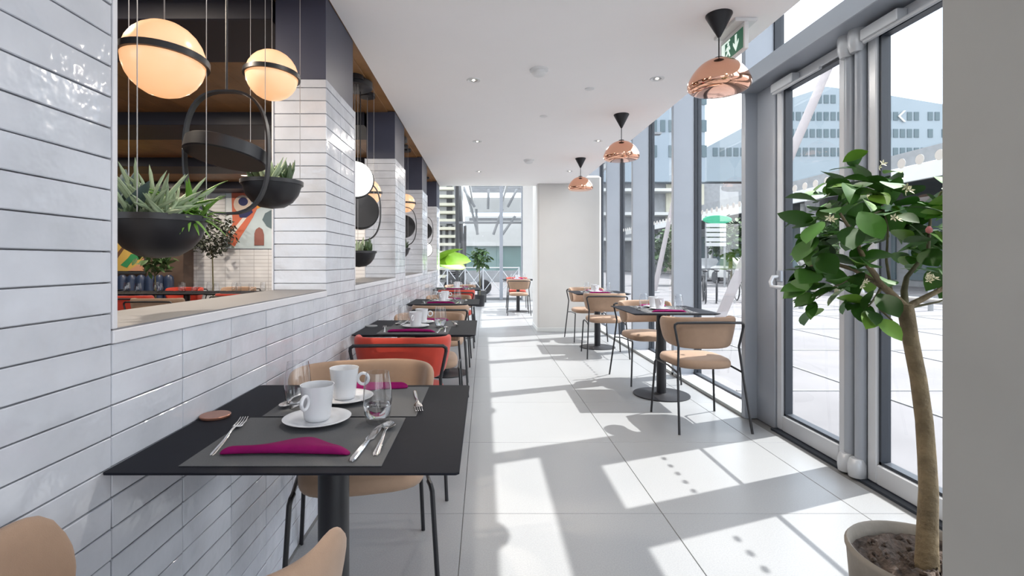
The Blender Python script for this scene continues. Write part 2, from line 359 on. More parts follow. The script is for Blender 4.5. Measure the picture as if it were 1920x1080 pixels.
# doors: two glazed leaves
def door(n, y0, y1, hinge_near):
    d = sroot('door_%d' % n, 'glazed aluminium door leaf with push bar')
    s = .062
    MB().box(2.04, 2.10, y0, y0+s, .012, 2.41, b=.006).build('stile', M_alu2, d, False)
    MB().box(2.04, 2.10, y1-s, y1, .012, 2.41, b=.006).build('stile', M_alu2, d, False)
    MB().box(2.04, 2.10, y0+s, y1-s, .012, .115, b=.005).build('bottom_rail', M_alu2, d, False)
    MB().box(2.04, 2.10, y0+s, y1-s, 2.355, 2.41, b=.005).build('top_rail', M_alu2, d, False)
    g = .016
    for bx in ((y0+s, y0+s+g, .115, 2.355), (y1-s-g, y1-s, .115, 2.355), (y0+s, y1-s, .115, .115+g), (y0+s, y1-s, 2.355-g, 2.355)):
        MB().box(2.055, 2.105, *bx).build('gasket', M_gask, d, False)
    MB().box(2.085, 2.092, y0+s+.01, y1-s-.01, .125, 2.345).build('pane', M_glass, d, False)
    dots(MB(), 2.0835, y0+s+.01, y1-s).build('frosted_dots', M_dot, d, False)
    z = 1.0
    MB().tube([(2.045, y1-.05, z+.07), (1.985, y1-.05, z+.065), (1.965, y1-.055, z+.03), (1.965, y1-.07, z), (1.965, y1-.14, z-.002), (1.965, y0+.12, z-.002), (1.968, y0+.06, z), (1.985, y0+.045, z+.03), (2.045, y0+.045, z+.04)], .0125, 10).build('push_bar', M_alu2, d)
    MB().box(2.02, 2.045, y1-.075, y1-.025, z+.03, z+.11, b=.006).build('bar_bracket', M_alu, d, False)
    # closer, arm
    MB().box(1.985, 2.04, y1-.26, y1-.02, 2.335, 2.395, b=.004).build('closer_box', M_alu2, d, False)
    MB().tube([(1.995, y1-.04, 2.325), (2.0, y0+.16, 2.325)], .011, 8).build('closer_arm', M_alu2, d)
    return d
door(1, 2.855, 3.535, True); door(2, 1.985, 2.70, False)
tr = sroot('trim_1', 'rounded meeting posts between the two door leaves')
for yy_ in (2.735, 2.815):
    MB().cyl((2.035, yy_, 0), .030, .0, 2.43, 16).build('round_post', M_alu, tr)
    MB().lathe([(.012, 0), (.040, .012), (.044, .04), (.044, .075), (.034, .105), (.030, .11)], 16, (2.012, yy_, 0), True, True).build('pivot_cover', M_alu2, tr)
    MB().lathe([(.030, 0), (.034, .01), (.044, .04), (.044, .10), (.040, .12)], 16, (2.012, yy_, 2.30), True, True).build('pivot_cover', M_alu2, tr)
MB().box(2.06, 2.10, 2.70, 2.855, 0, 2.42).build('post_backing', M_alu, tr, False)
tr2 = sroot('trim_2', 'aluminium door jambs')
MB().box(2.03, 2.12, 3.54, 3.77, 0, 2.42, b=.004).build('jamb', M_alu, tr2, False)
MB().box(2.03, 2.12, 1.86, 1.98, 0, 2.42, b=.004).build('jamb', M_alu, tr2, False)
MB().box(2.0, 2.14, 1.98, 3.54, -.01, .010).build('threshold', M_gask, tr2, False)
# ------------------------------------------------------------------ far glazing, rear hall
wf = sroot('wall_far', 'tall far glazing beyond the passage')
for x in (-3.5, -2.2, -.83, .52, 1.16):
    w_ = .05 if x > -1 and x < 1 else .03
    MB().box(x-w_, x+w_, 15.45, 15.6, 0, 4.6, b=.003).build('mullion', M_alu if x > -.5 else M_dark, wf, False)
for z in (.035, 2.36):
    MB().box(-3.5, 1.17, 15.48, 15.56, z-.035, z+.03).build('transom', mat('transom_grey', (.2, .21, .22), .5), wf, False)
w = sroot('window_%d' % wi); wi += 1
for a, b_ in ((-3.5, -2.2), (-2.2, -.83), (-.83, .52), (.52, 1.16)):
    MB().box(a+.04, b_-.04, 15.52, 15.53, .07, 2.32).build('pane', M_glass, w, False); MB().box(a+.04, b_-.04, 15.52, 15.53, 2.4, 4.6).build('pane', M_glass, w, False)
struct(MB().box(-8.6, 2.3, 12.5, 15.7, 4.6, 4.75).build('ceiling_rear', M_white, smooth=False), 'high white soffit over the far seats')
struct(MB().box(-8.6, -.78, 8.8, 15.6, -.2, 0).build('floor_rear', M_floor, smooth=False), 'terrazzo floor of the rear hall')
# ------------------------------------------------------------------ dining room seen through the openings
struct(MB().box(-8.6, -.80, -3, 8.8, -.2, -.002).build('floor_dining', M_wood2, smooth=False), 'dark floor of the dining room')
cd = struct(MB().box(-8.6, XW-.001, -3, 8.8, ZC+.004, ZC+.2).build('ceiling_dining', M_wood, smooth=False), 'wood plank ceiling with dark blue beams')
px = -8.5
while px < XW-.25:
    pass
    MB().box(px, px+.185, -3, 8.75, ZC-.006, ZC+.004, b=.001).build('plank', M_wood, cd, False); px += .187
for a, b_ in [(-1.4, -.9), (.55, 1.09)] + list(zip(ps, pe)):
    MB().box(-8.5, XW-.27, a, b_, 2.35, ZC-.004, b=.003).build('beam', M_navy, cd, False)
struct(MB().box(-8.7, -8.55, -3, 8.9, 0, 2.5).build('wall_dining_left', M_brown, smooth=False), 'brown wall of the dining room')
struct(MB().box(-8.6, -5.02, 8.45, 8.75, 0, 2.5).build('wall_dining_brown', M_brown, smooth=False), 'brown wall behind the blue bench')
wdf = struct(MB().box(-5.05, -1.75, 8.8, 8.95, 0, 2.5).build('wall_dining_far', M_farbrick, smooth=False), 'white tiled end wall under the mural')
# mural
mu = thing('mural', 'large abstract mural in coral and pale blue above the white tiled end wall', 'mural', (0, 0, 0))
def flatpoly(pts, Y, th, name, m, par, d=.004):
    q = [(P(x, y, Y).x, P(x, y, Y).z) for x, y in pts]
    return MB().prism(q, Y, Y-th, 'y').build(name, m, par, False)
flatpoly([(424, 350), (640, 350), (640, 466), (424, 466)], 8.795, .02, 'panel', flat('mural_blue', (.50, .60, .66)), mu)
flatpoly([(424, 350), (458, 350), (458, 352), (470, 352), (452, 405), (438, 420), (424, 420)], 8.775, .003, 'shape', flat('mural_coral', (.62, .16, .09)), mu)
flatpoly([(424, 440), (424, 425), (464, 382), (485, 385), (474, 408), (440, 462), (428, 458)], 8.772, .003, 'shape', flat('mural_coral', (.62, .16, .09)), mu)
flatpoly([(424, 446), (462, 400), (466, 404), (428, 452)], 8.769, .003, 'stripe', flat('mural_white', (.75, .72, .70)), mu)
flatpoly([(424, 362), (434, 362), (436, 420), (424, 440)], 8.769, .003, 'stripe', flat('mural_pale', (.70, .76, .80)), mu)
flatpoly([(455+17*math.cos(a*PI/8), 383+17*math.sin(a*PI/8)) for a in range(16)], 8.766, .003, 'shape', flat('mural_cream', (.70, .58, .50)), mu)
flatpoly([(456+9*math.cos(a*PI/8), 378+8*math.sin(a*PI/8)) for a in range(16)], 8.763, .003, 'shape', flat('mural_navy', (.025, .03, .12)), mu)
flatpoly([(446, 396), (470, 388), (474, 398), (462, 408), (450, 408)], 8.763, .003, 'shape', flat('mural_navy', (.025, .03, .12)), mu)
flatpoly([(480, 380), (500, 372), (505, 380), (482, 392)], 8.766, .003, 'shape', flat('mural_orange', (.80, .35, .06)), mu)
flatpoly([(477, 460), (477, 438), (480, 430), (486, 426), (492, 430), (495, 440), (495, 460)], 8.766, .003, 'shape', flat('mural_brown', (.25, .10, .085)), mu)
flatpoly([(497, 400), (512, 392), (512, 430), (500, 424), (492, 412)], 8.766, .003, 'shape', flat('mural_slate', (.10, .15, .18)), mu)
ar = thing('painting', 'ochre and green abstract painting in a dark frame over the blue bench', 'painting')
flatpoly([(150, 395), (275, 395), (275, 513), (150, 513)], 8.445, .03, 'frame', M_dark, ar)
flatpoly([(155, 400), (270, 400), (270, 508), (155, 508)], 8.414, .004, 'canvas', flat('art_ochre', (.50, .33, .08)), ar)
flatpoly([(226, 497), (240, 484), (246, 476), (262, 478), (262, 486), (248, 490), (238, 502)], 8.409, .003, 'shape', flat('art_green', (.03, .22, .08)), ar)
flatpoly([(240, 508), (262, 494), (270, 480), (270, 508)], 8.408, .003, 'shape', flat('art_rose', (.50, .25, .15)), ar)
flatpoly([(215, 480), (230, 462), (240, 440), (243, 442), (233, 466), (220, 485)], 8.408, .003, 'shape', flat('art_brown', (.12, .06, .03)), ar)
# banquette
bq = thing('banquette', 'navy channel-tufted bench along the brown dining room wall', 'bench', (-6.2, 8.1, 0))
MB().box(-2.1, 1.1, -.25, .27, .08, .44, b=.03).build('seat', M_vel, bq)
for k in range(21):
    x = -2.1+.153*k
    MB().lathe([(.02, 0), (.070, .03), (.076, .1), (.076, .44), (.066, .50), (.03, .53)], 12, (x+.076, .2, .42), True, True, 1, .8).build('back_channel', M_vel, bq)
# ------------------------------------------------------------------ ceiling fittings
def downlight(x, y, lab, lit=False):
    t = thing('downlight', lab, 'ceiling light', (x, y, ZC), 0, 'recessed passage downlights')
    MB().lathe([(.030, -.001), (.046, -.006), (.050, -.002), (.050, .0)], 24).build('trim_ring', M_smoke, t)
    MB().lathe([(.030, -.002), (.026, -.001), (.012, -.0005)], 20, (0, 0, -.001), False, True).build('reflector', M_dlr, t)
    MB().lathe([(.012, 0), (.006, -.004)], 12, (0, 0, -.002), True, True).build('bulb', M_lamp, t)
    area('downlight_beam', (x, y, ZC-.012), .06, 4.0, (1, .93, .84))
    return t
for y, w_ in ((1.7, 'nearest'), (3.62, 'second nearest'), (5.47, 'third'), (7.3, 'farthest')):
    downlight(-.076, y, '%s round recessed downlight on the side of the tiled wall' % w_)
    downlight(1.225, y+(-.03), '%s round recessed downlight between the copper pendants' % w_)
def smoke(x, y, lab, r=.05):
    t = thing('smoke_detector', lab, 'smoke detector', (x, y, ZC), 0)
    MB().lathe([(r+.008, 0), (r+.008, -.010), (r-.004, -.014)], 24, (0, 0, 0), True, True).build('base', M_smoke, t)
    MB().lathe([(r-.008, -.014), (r-.006, -.030), (r-.016, -.040), (r-.03, -.046)], 24, (0, 0, 0), True, True).build('sensor_head', M_smoke, t)
smoke(.37, 3.42, 'larger white smoke detector on the ceiling near the exit sign', .055)
smoke(.57, 6.47, 'white smoke detector farther along the ceiling', .06)
for i, (x, y, l) in enumerate(((.79, 3.8, 'tiny flat white sensor disc beside the smoke detector'), (.53, 4.52, 'tiny flat sensor disc past the nearer smoke detector'))):
    tag(MB().lathe([(.035, 0), (.035, -.004), (.03, -.006)], 20, (x, y, ZC), True, True).build('ceiling_sensor', M_smoke), l, 'sensor')
# copper pendants
def pendant(x, y, lab):
    t = thing('pendant_lamp', lab, 'pendant lamp', (x, y, ZC), 0, 'copper pendants along the glazing')
    MB().lathe([(.066, 0), (.066, -.006), (.010, -.115), (.006, -.12)], 28, (0, 0, 0), True, True).build('ceiling_cone', M_black, t)
    MB().cyl((0, 0, 0), .0035, -.235, -.115, 8).build('cord', M_black, t)
    MB().lathe([(.001, -.226), (.022, -.226), (.026, -.234), (.026, -.240)], 20, (0, 0, 0), True, True).build('collar', M_black, t)
    sh = [(.012, -.232), (.05, -.238), (.085, -.255), (.115, -.283), (.14, -.318), (.155, -.352), (.158, -.375), (.150, -.392), (.132, -.403), (.10, -.409), (.06, -.411), (.001, -.412)]
    subsurf(MB().lathe(sh, 36, (0, 0, 0), True, False).build('lamp_shade', M_copper, t, ang=80), 1)
    return t
pendant(1.232, 2.66, 'nearest and largest-looking copper dome pendant with black ceiling cone')
pendant(1.21, 4.47, 'middle copper dome pendant with black ceiling cone')
pendant(1.21, 6.37, 'farthest small copper dome pendant in front of the white pier')
# exit sign
ex = thing('exit_sign', 'green and white exit sign with running figure and down arrow, hung from the ceiling', 'exit sign', (1.39, 2.81, ZC))
MB().box(-.06, .06, -.125, .125, -.02, 0, b=.003).build('ceiling_bracket', M_smoke, ex, False)
MB().box(-.012, .012, -.125, .145, -.165, -.02, b=.003).build('frame', M_smoke, ex, False)
for s in (-1, 1):
    MB().box(.0125*s-.001, .0125*s+.001, -.112, .132, -.155, -.045).build('green_panel', M_green, ex, False)
    x0 = .0150*s
    def pz(q, nm): MB().prism(q, x0-.0008, x0+.0008, 'x').build(nm, M_signw, ex, False)
    pz([(-.050, -.055), (-.030, -.055), (-.030, -.105), (-.010, -.088), (-.010, -.104), (-.040, -.145), (-.070, -.104), (-.070, -.088), (-.050, -.105)], 'arrow')
    pz([(.025, -.05), (.125, -.05), (.125, -.15), (.085, -.15), (.085, -.06), (.025, -.06)], 'doorway')
    pz([(.04, -.062), (.052, -.062), (.056, -.075), (.052, -.082), (.04, -.082), (.036, -.075)], 'figure_head')
    pz([(.03, -.085), (.062, -.085), (.078, -.10), (.07, -.106), (.058, -.098), (.056, -.115), (.075, -.13), (.07, -.15), (.062, -.15), (.062, -.135), (.045, -.122), (.035, -.145), (.02, -.145), (.038, -.115), (.04, -.095), (.03, -.11), (.022, -.105)], 'figure_body')
# ------------------------------------------------------------------ hanging fittings in the wall openings
XH = -.90
def globe(y, z, lab, m=None, tilt=(0, 0, 0), r=.105):
    t = thing('globe_lamp', lab, 'pendant lamp', (XH, y, z), 0, 'opal globes in the openings')
    n = 14; prof = [(r*math.sin(PI*k/n)+1e-4, -r*math.cos(PI*k/n)) for k in range(n+1)]
    MB().lathe(prof, 32).build('opal_globe', m or M_globe, t, ang=80)
    b = MB().lathe([(r+.001, -.009), (r+.010, -.009), (r+.010, .009), (r+.001, .009), (r+.001, -.009)], 40)
    b.build('band', M_black, t, rot=tilt)
    MB().cyl((0, 0, 0), .0022, r*.9, ZC-z-.03, 6).build('cord', mat('cord_grey', (.16, .15, .15), .5), t)
    MB().lathe([(.06, ZC-z-.035), (.06, ZC-z-.007)], 20, (0, 0, 0), True, True).build('ceiling_rose', M_black, t)
    return t
globe(1.425, 1.739, 'large orange-lit opal globe with black band, hung nearest the camera', tilt=(R(-3), R(2), 0))
globe(2.148, 1.96, 'orange-lit opal globe with black band beside the first tiled pier', tilt=(R(-3), R(2), 0))
globe(3.52, 1.74, 'white-lit opal globe with an upright band in the second opening', M_globew, (R(78), R(10), R(25)), .125)
globe(3.90, 1.70, 'orange-lit opal globe behind the white one in the second opening', tilt=(R(6), 0, 0))
globe(5.82, 1.84, 'orange-lit opal globe with black band in the third opening')
globe(7.75, 1.35, 'small white-lit globe low in the fourth opening', M_globew, (R(80), 0, R(20)))
def hoop(y, z, lab, disc):
    t = thing('hoop_light', lab, 'pendant lamp', (XH, y, z), 0, 'oval black hoops in the openings')
    hw, hh = .150, .217; path = []
    for k in range(48):
        a = 2*PI*k/48; c_, s_ = math.cos(a), math.sin(a)
        path.append((hw*math.copysign(abs(c_)**.72, c_), hh*math.copysign(abs(s_)**.80, s_)))
    rings = []
    for x, z_ in path: rings.append([(x, -.012, z_), (x, .012, z_), (x*.955, .012, z_*.965), (x*.955, -.012, z_*.965)])
    rings.append(rings[0])
    MB().loft(rings, False, False).build('hoop', M_black, t)
    MB().cyl((0, 0, 0), .004, hh-.005, ZC-z-.02, 8).build('rod', M_black, t)
    MB().lathe([(.055, ZC-z-.035), (.055, ZC-z-.007)], 20, (0, 0, 0), True, True).build('ceiling_rose', M_black, t)
    MB().lathe([(.05, -.026), (.130, -.024), (.134, -.020), (.134, .020), (.128, .025), (.02, .026)], 36, (0, 0, 0), True, True).build('disc', M_bowl, t, rot=disc, ang=30)
    return t
hoop(1.77, 1.552, 'black oval hoop holding a flat disc in the first opening', (R(-9), R(7), 0))
hoop(3.68, 1.536, 'black oval hoop with an upturned disc in the second opening', (R(80), 0, R(20)))
hoop(5.62, 1.56, 'black oval hoop with dark disc in the third opening', (R(70), 0, R(15)))
hoop(7.45, 1.62, 'black oval hoop mostly hidden in the fourth opening', (R(70), 0, R(15)))
for (x, y, l) in ((-.93, 3.62, 'wide black ceiling disc above the second opening'), (-.93, 5.25, 'wide black ceiling disc above the third opening'), (-.93, 7.1, 'wide black ceiling disc above the fourth opening')):
    tag(MB().lathe([(.02, 0), (.12, 0), (.13, .006), (.13, .045), (.12, .05)], 32, (x, y, ZC-.062), True, True).build('ceiling_disc', M_bowl), l, 'ceiling lamp')
# leaf meshes
def leafmesh(name, m, L_, W_, curl=.15, fold=.12, n=6, pw=.8):
    vs = []; fs = []
    for i in range(n+1):
        t = i/n; w_ = W_*.5*(math.sin(PI*min(1, t*.97+.02))**pw)*(1 if t < .98 else .1); z = -curl*L_*t*t
        vs += [(-w_, t*L_, z+fold*w_), (0, t*L_, z), (w_, t*L_, z+fold*w_)]
    for i in range(n):
        a = i*3; fs += [(a, a+1, a+4, a+3), (a+1, a+2, a+5, a+4)]
    me = bpy.data.meshes.new(name); me.from_pydata(vs, [], fs); me.materials.append(m); me.polygons.foreach_set('use_smooth', [True]*len(fs)); me.update(); return me
def spikemesh(name, m, L_, r, n=6, curve=.2, flatn=1., pw=.6):
    b = MB(); pts = []; rs = []
    for i in range(n+1):
        t = i/n; pts.append((0, t*L_, curve*L_*t*t)); rs.append(r*(1-t)**pw*(.6+.8*min(1, t*3)) if t < 1 else r*.08)
    b.tube(pts, rs, 6); b.v = [(x, y, z) for x, y, z in b.v]
    if flatn != 1: b.v = [(x, y, (z-curve*L_*(y/L_)**2)*flatn+curve*L_*(max(y, 0)/L_)**2) for x, y, z in b.v]
    return b.mesh(name, m)
me_agave = spikemesh('agave_leaf', M_agave, .10, .016, curve=-.05, flatn=.35)
me_sene = spikemesh('finger_leaf', M_sene, .115, .0034, curve=-.15, pw=.22)
me_spik = spikemesh('blade_leaf', M_spik, .085, .006, curve=-.35, flatn=.4)
me_dark = spikemesh('rosette_leaf', M_dsuc, .06, .009, curve=.25, flatn=.5)
me_aloe = spikemesh('aloe_leaf', M_sene, .09, .010, curve=.1, flatn=.5)
def rosette(name, me, par, loc, n, elev=(20, 80), sc=(.8, 1.2), spread=0., join=False):
    e = bpy.data.objects.new(name, None); C.objects.link(e); e.parent = par; e.location = loc; e.empty_display_size = .02
    for k in range(n):
        az = 2.4*k+random.uniform(-.3, .3); el = R(random.uniform(*elev)); s = 1.22*random.uniform(*sc)
        inst('leaf', me, e, (random.uniform(-spread, spread), random.uniform(-spread, spread), 0), (el, 0, az), (s, s, s))
    return e
def planter(y, z, lab, rich, r=.125):
    t = thing('hanging_planter', lab, 'planter', (XH, y, z), 0, 'black bowl planters in the openings')
    MB().lathe([(.004, -.105), (.05, -.098), (.082, -.077), (.106, -.045), (.117, -.012), (.120, 0), (.110, 0), (.10, -.02)], 40, (0, 0, 0), True, False).build('bowl', M_bowl, t, ang=80)
    MB().lathe([(.113, -.004), (.126, -.004), (.126, .012), (.113, .012), (.113, -.004)], 40).build('rim', M_bowl, t)
    MB().lathe([(.001, .004), (.06, .003), (.115, -.004)], 30, (0, 0, 0), False, False).build('soil', M_bark2, t)
    for a in (0, 120, 240):
        MB().tube([(.118*math.cos(R(a+40)), .118*math.sin(R(a+40)), .01), (.118*math.cos(R(a+40)), .118*math.sin(R(a+40)), ZC-z-.006)], .0014, 5).build('wire', mat('wire_grey', (.35, .34, .34), .4, metal=.5), t)
    if rich:
        rosette('agave', me_agave, t, (-.075, -.045, .0), 11, (35, 78), (.9, 1.3), .012)
        rosette('agave', me_agave, t, (-.045, .04, .0), 8, (45, 80), (.6, 1.0), .01)
        rosette('finger_succulent', me_sene, t, (-.01, -.04, .0), 30, (20, 82), (.8, 1.25), .025)
        rosette('finger_succulent', me_sene, t, (.03, -.02, .0), 26, (10, 75), (.7, 1.1), .025)
        rosette('finger_succulent', me_sene, t, (.00, .05, .0), 12, (25, 75), (.7, 1.1), .02)
        rosette('spiky_plant', me_spik, t, (.055, .045, .035), 16, (25, 85), (.8, 1.25), .012)
        rosette('spiky_plant', me_spik, t, (.09, .00, .01), 22, (-25, 60), (.5, .9), .02)
        rosette('spiky_plant', me_spik, t, (.07, .075, .02), 18, (0, 80), (.6, 1.0), .02)
        rosette('aloe', me_aloe, t, (.06, -.07, .0), 7, (15, 50), (.5, .8), .01)
        rosette('dark_rosette', me_dark, t, (-.02, -.095, .0), 9, (25, 70), (.4, .7), .008)
    else:
        rosette('dark_rosette', me_dark, t, (-.055, -.03, .01), 16, (20, 80), (.8, 1.3), .02)
        rosette('aloe', me_aloe, t, (.01, -.05, .0), 14, (30, 80), (.6, 1.1), .02)
        rosette('dark_rosette', me_dark, t, (.06, .0, .0), 14, (25, 80), (.9, 1.5), .02)
        rosette('aloe', me_aloe, t, (.0, .06, .0), 9, (30, 80), (.5, 1.), .02)
    return t
planter(1.40, 1.285, 'large-looking black bowl planter full of pale succulents, nearest the camera', True)
planter(2.15, 1.50, 'black bowl planter of dark rosettes beside the first tiled pier', False)
planter(3.64, 1.235, 'black bowl planter low in the second opening', False)
planter(5.30, 1.30, 'black bowl planter in the third opening', False)
# ------------------------------------------------------------------ chairs
def make_chair(m, label, loc, rz, group):
    t = thing('dining_chair', label, 'chair', loc, rz, group)
    # seat
    rings = []; N = 28
    def outl(k, s, z, dome=0.):
        a = 2*PI*k/N; c_, q = math.cos(a), math.sin(a); x = math.copysign(abs(c_)**.55, c_); y = math.copysign(abs(q)**.55, q)
        w_ = .222-.022*(1-y)*.5
        return (x*w_*s, .055+y*.235*s, z+dome)
    for s, z in ((.90, .418), (.975, .424), (1., .440), (.995, .458), (.95, .474), (.80, .482), (.4, .485)): rings.append([outl(k, s, z) for k in range(N)])
    MB().loft(rings).build('seat', m, t, ang=60)
    # backrest shell
    A, B, Y0 = .252, .200, .062; n = 40; rings = []
    for i in range(n+1):
        u = -1+2*i/n; th = u*R(97); si, co = math.sin(th), math.cos(th)
        e = 1-abs(u); end = min(1, e/.10); rr = math.sqrt(max(0, 1-(1-end)**2)); rr = max(rr, .10)
        zt = .782-.008*abs(u)**2.2; zb = .552+.03*abs(u)**2; zm = (zt+zb)/2+.0*abs(u); hh = (zt-zb)/2*rr; zm = zt-.02-(zt-zb-.04)/2 if rr < 1 else zm
        th_ = .019*max(rr, .5); ring = []
        for q in range(12):
            a = 2*PI*q/12; cc, ss = math.cos(a), math.sin(a)
            zz = zm+hh*math.copysign(abs(ss)**.5, ss); off = th_*math.copysign(abs(cc)**.6, cc)
            tp = .84+.16*min(1, max(0, (zz-.55)/.2)); x = math.copysign(abs(si)**.66, si)*(A*tp*(1-.04*abs(u)**5)+off); y = Y0-math.copysign(abs(co)**.70, co)*(B*(.93+.07*(tp-.84)/.16)+off)
            ring.append((x, y, zz))
        rings.append(ring)
    subsurf(MB().loft(rings).build('backrest', m, t, ang=80), 1)
    r = .0085
    for s in (-1, 1):
        MB().tube([(s*.252, -.265, 0), (s*.230, -.19, .36), (s*.214, -.162, .575), (s*.220, -.164, .605), (s*.243, -.168, .715)], r, 8).build('leg', M_black, t)
        MB().tube([(s*.250, .262, 0), (s*.228, .240, .395), (s*.224, .228, .412), (s*.220, .205, .416)], r, 8).build('leg', M_black, t)
        MB().tube([(s*.222, .215, .415), (s*.222, .0, .418), (s*.229, -.183, .400)], .007, 8).build('side_rail', M_black, t)
    MB().tube([(-.243, -.168, .713), (-.242, -.169, .732), (-.227, -.172, .743), (-.1, -.180, .746), (.1, -.180, .746), (.227, -.172, .743), (.242, -.169, .732), (.243, -.168, .713)], .0095, 8).build('back_frame', M_black, t)
    return t
GC = 'upholstered chairs with black tube legs'
tan0 = make_chair(M_tan, 'tan chair back cut by the bottom edge, in front of the nearest wall table', (-.474, .734, 0), R(-4), GC)
red0 = make_chair(M_red, 'red chair at the near side of the second wall table', (-.44, 2.74, 0), R(1), GC)
def ch(base, x, y, deg, lab): return dup(base, (x, y, 0), R(deg), lab, GC)
ch(tan0, -.452, 1.895, 193, 'tan chair on the far side of the nearest wall table, turned towards it')
ch(tan0, -.41, 3.80, 182, 'tan chair facing the camera behind the second wall table')
ch(tan0, -.40, 4.62, 2, 'tan chair seen from behind at the near side of the third wall table')
ch(tan0, -.41, 5.86, 180, 'tan chair facing the camera behind the third wall table')
ch(red0, -.39, 7.08, 0, 'red chair at the near side of the fourth wall table')
ch(tan0, -.40, 8.45, 180, 'tan chair behind the fourth wall table at the end of the tiled wall')
ch(tan0, 1.560, 3.695, 2, 'tan chair seen from behind at the nearest window table')
ch(tan0, 1.585, 5.03, 188, 'tan chair on the far side of the nearest window table')
ch(tan0, 1.50, 6.32, -3, 'tan chair seen from behind at the far window table')
ch(tan0, 1.52, 7.60, 186, 'tan chair against the white pier behind the far window table')
ch(tan0, .755, 11.17, 0, 'tan chair seen from behind at the table beyond the white pier')
ch(red0, .80, 12.5, 180, 'red chair behind the table beyond the white pier')
ch(tan0, 1.42, 11.8, 90, 'tan chair at the right side of the table beyond the white pier')
# ------------------------------------------------------------------ tables
GT = 'square black pedestal tables'
def make_table(label, loc):
    t = thing('pedestal_table', label, 'table', loc, 0, GT)
    w_, d = .357, .360
    rs = []
    for i, z in ((.030, .733), (.004, .744), (0, .746), (0, .7485), (.0015, .75)):
        a, b_ = w_-i, d-i; c_ = .006; rs.append([(-a+c_, -b_, z), (a-c_, -b_, z), (a, -b_+c_, z), (a, b_-c_, z), (a-c_, b_, z), (-a+c_, b_, z), (-a, b_-c_, z), (-a, -b_+c_, z)])
    MB().loft(rs).build('tabletop', M_top, t, False)
    MB().cyl((0, 0, 0), .041, .012, .725, 28).build('column', M_black, t)
    MB().lathe([(.238, 0), (.240, .004), (.238, .010), (.06, .016), (.045, .022)], 40, (0, 0, 0), True, True).build('base', M_black, t, ang=25)
    MB().box(-.12, .12, -.12, .12, .720, .734, b=.003).build('mounting_plate', M_black, t, False)
    return t
TB = [('near', 'the nearest wall table', -.407, 1.369), ('second', 'the second wall table', -.407, 3.268), ('third', 'the third wall table', -.407, 5.31), ('fourth', 'the fourth wall table', -.407, 7.83),
      ('win', 'the nearest window table', 1.555, 4.45), ('winfar', 'the far window table', 1.545, 6.92)]
t0 = make_table('black pedestal table nearest the camera against the tiled wall', (TB[0][2], TB[0][3], 0))
dup(t0, (TB[1][2], TB[1][3], 0), 0, 'second black pedestal table from the camera along the tiled wall', GT)
dup(t0, (TB[2][2], TB[2][3], 0), 0, 'third black pedestal table from the camera along the tiled wall', GT)
dup(t0, (TB[3][2], TB[3][3], 0), 0, 'fourth black pedestal table at the far end of the tiled wall', GT)
dup(t0, (TB[4][2], TB[4][3], 0), 0, 'black pedestal table by the glazing nearest the doors', GT)
dup(t0, (TB[5][2], TB[5][3], 0), 0, 'farther black pedestal table by the glazing near the white pier', GT)
dup(t0, (.79, 11.85, 0), 0, 'black pedestal table beyond the white pier near the far glazing', GT)
# ------------------------------------------------------------------ tableware
ZT = .75
def sub(pts, par=None): pass
def m_placemat(label, loc, rz):
    o = MB().box(-.209, .209, -.161, .161, .0002, .0018, b=.0006).build('placemat', M_mat, None, False); o.location = loc; o.rotation_euler = (0, 0, rz)
    return tag(o, label, 'placemat', 'grey woven placemats')
def m_napkin(label, loc, rz):
    # folded wedge, front edge thick
    rings = []; n = 16
    for i in range(n+1):
        u = i/n; x = -.143+.286*u
        bk = .030+.085*math.exp(-((u-.56)/.20)**2)+.012*math.sin(u*9)
        bk *= min(1, (1-u)/.12+.15); h = .020*(min(1, u/.05+.35))*(min(1, (1-u)/.10+.12)); hb = .5+.5*math.exp(-((u-.55)/.25)**2)
        y0 = .004*math.sin(u*5)
        rings.append([(x, y0, 0), (x, y0-.004, h*.4), (x, y0+.002, h*.85), (x, y0+.010, h), (x, y0+.3*bk+.008, h*.8*hb+.003), (x, y0+.65*bk+.008, h*.5*hb+.004), (x, y0+bk+.008, .003), (x, y0+bk+.008, 0)])
    o = subsurf(MB().loft(rings).build('napkin', M_nap, None, ang=80), 1); o.location = loc; o.rotation_euler = (0, 0, rz)
    return tag(o, label, 'napkin', 'folded magenta napkins')
def cutl(prof, name):                                        # prof: (y, halfwidth, z, thickness)
    rs = []
    for y, w_, z, th in prof:
        rs.append([(-w_, y, z+th*.5), (-w_*.6, y, z+th), (w_*.6, y, z+th), (w_, y, z+th*.5), (w_*.6, y, z), (-w_*.6, y, z)])
    return MB().loft(rs)
def m_fork(label, loc, rz):
    t = thing('fork', label, 'fork', loc, rz, 'steel forks')
    cutl([(0, .003, 0, .002), (.01, .0055, 0, .003), (.08, .0045, .002, .003), (.14, .0028, .008, .003), (.165, .004, .009, .002), (.178, .011, .005, .0015), (.198, .0125, .003, .0015)], 'fork').build('handle', M_steel, t)
    for k in range(4):
        x = -.0095+.0063*k; MB().tube([(x, .196, .0042), (x, .23, .004), (x*.95, .252, .009)], [.0018, .0016, .0009], 6).build('tine', M_steel, t)
    return t
def m_knife(label, loc, rz):
    t = thing('knife', label, 'knife', loc, rz, 'steel knives')
    cutl([(0, .004, 0, .004), (.012, .0075, 0, .006), (.09, .0065, 0, .006), (.125, .0045, .001, .004)], 'k').build('handle', M_steel, t)
    cutl([(.125, .0045, .002, .0015), (.14, .010, .001, .0012), (.20, .010, .001, .001), (.232, .006, .001, .001), (.242, .001, .001, .001)], 'b').build('blade', M_steel, t)
    return t
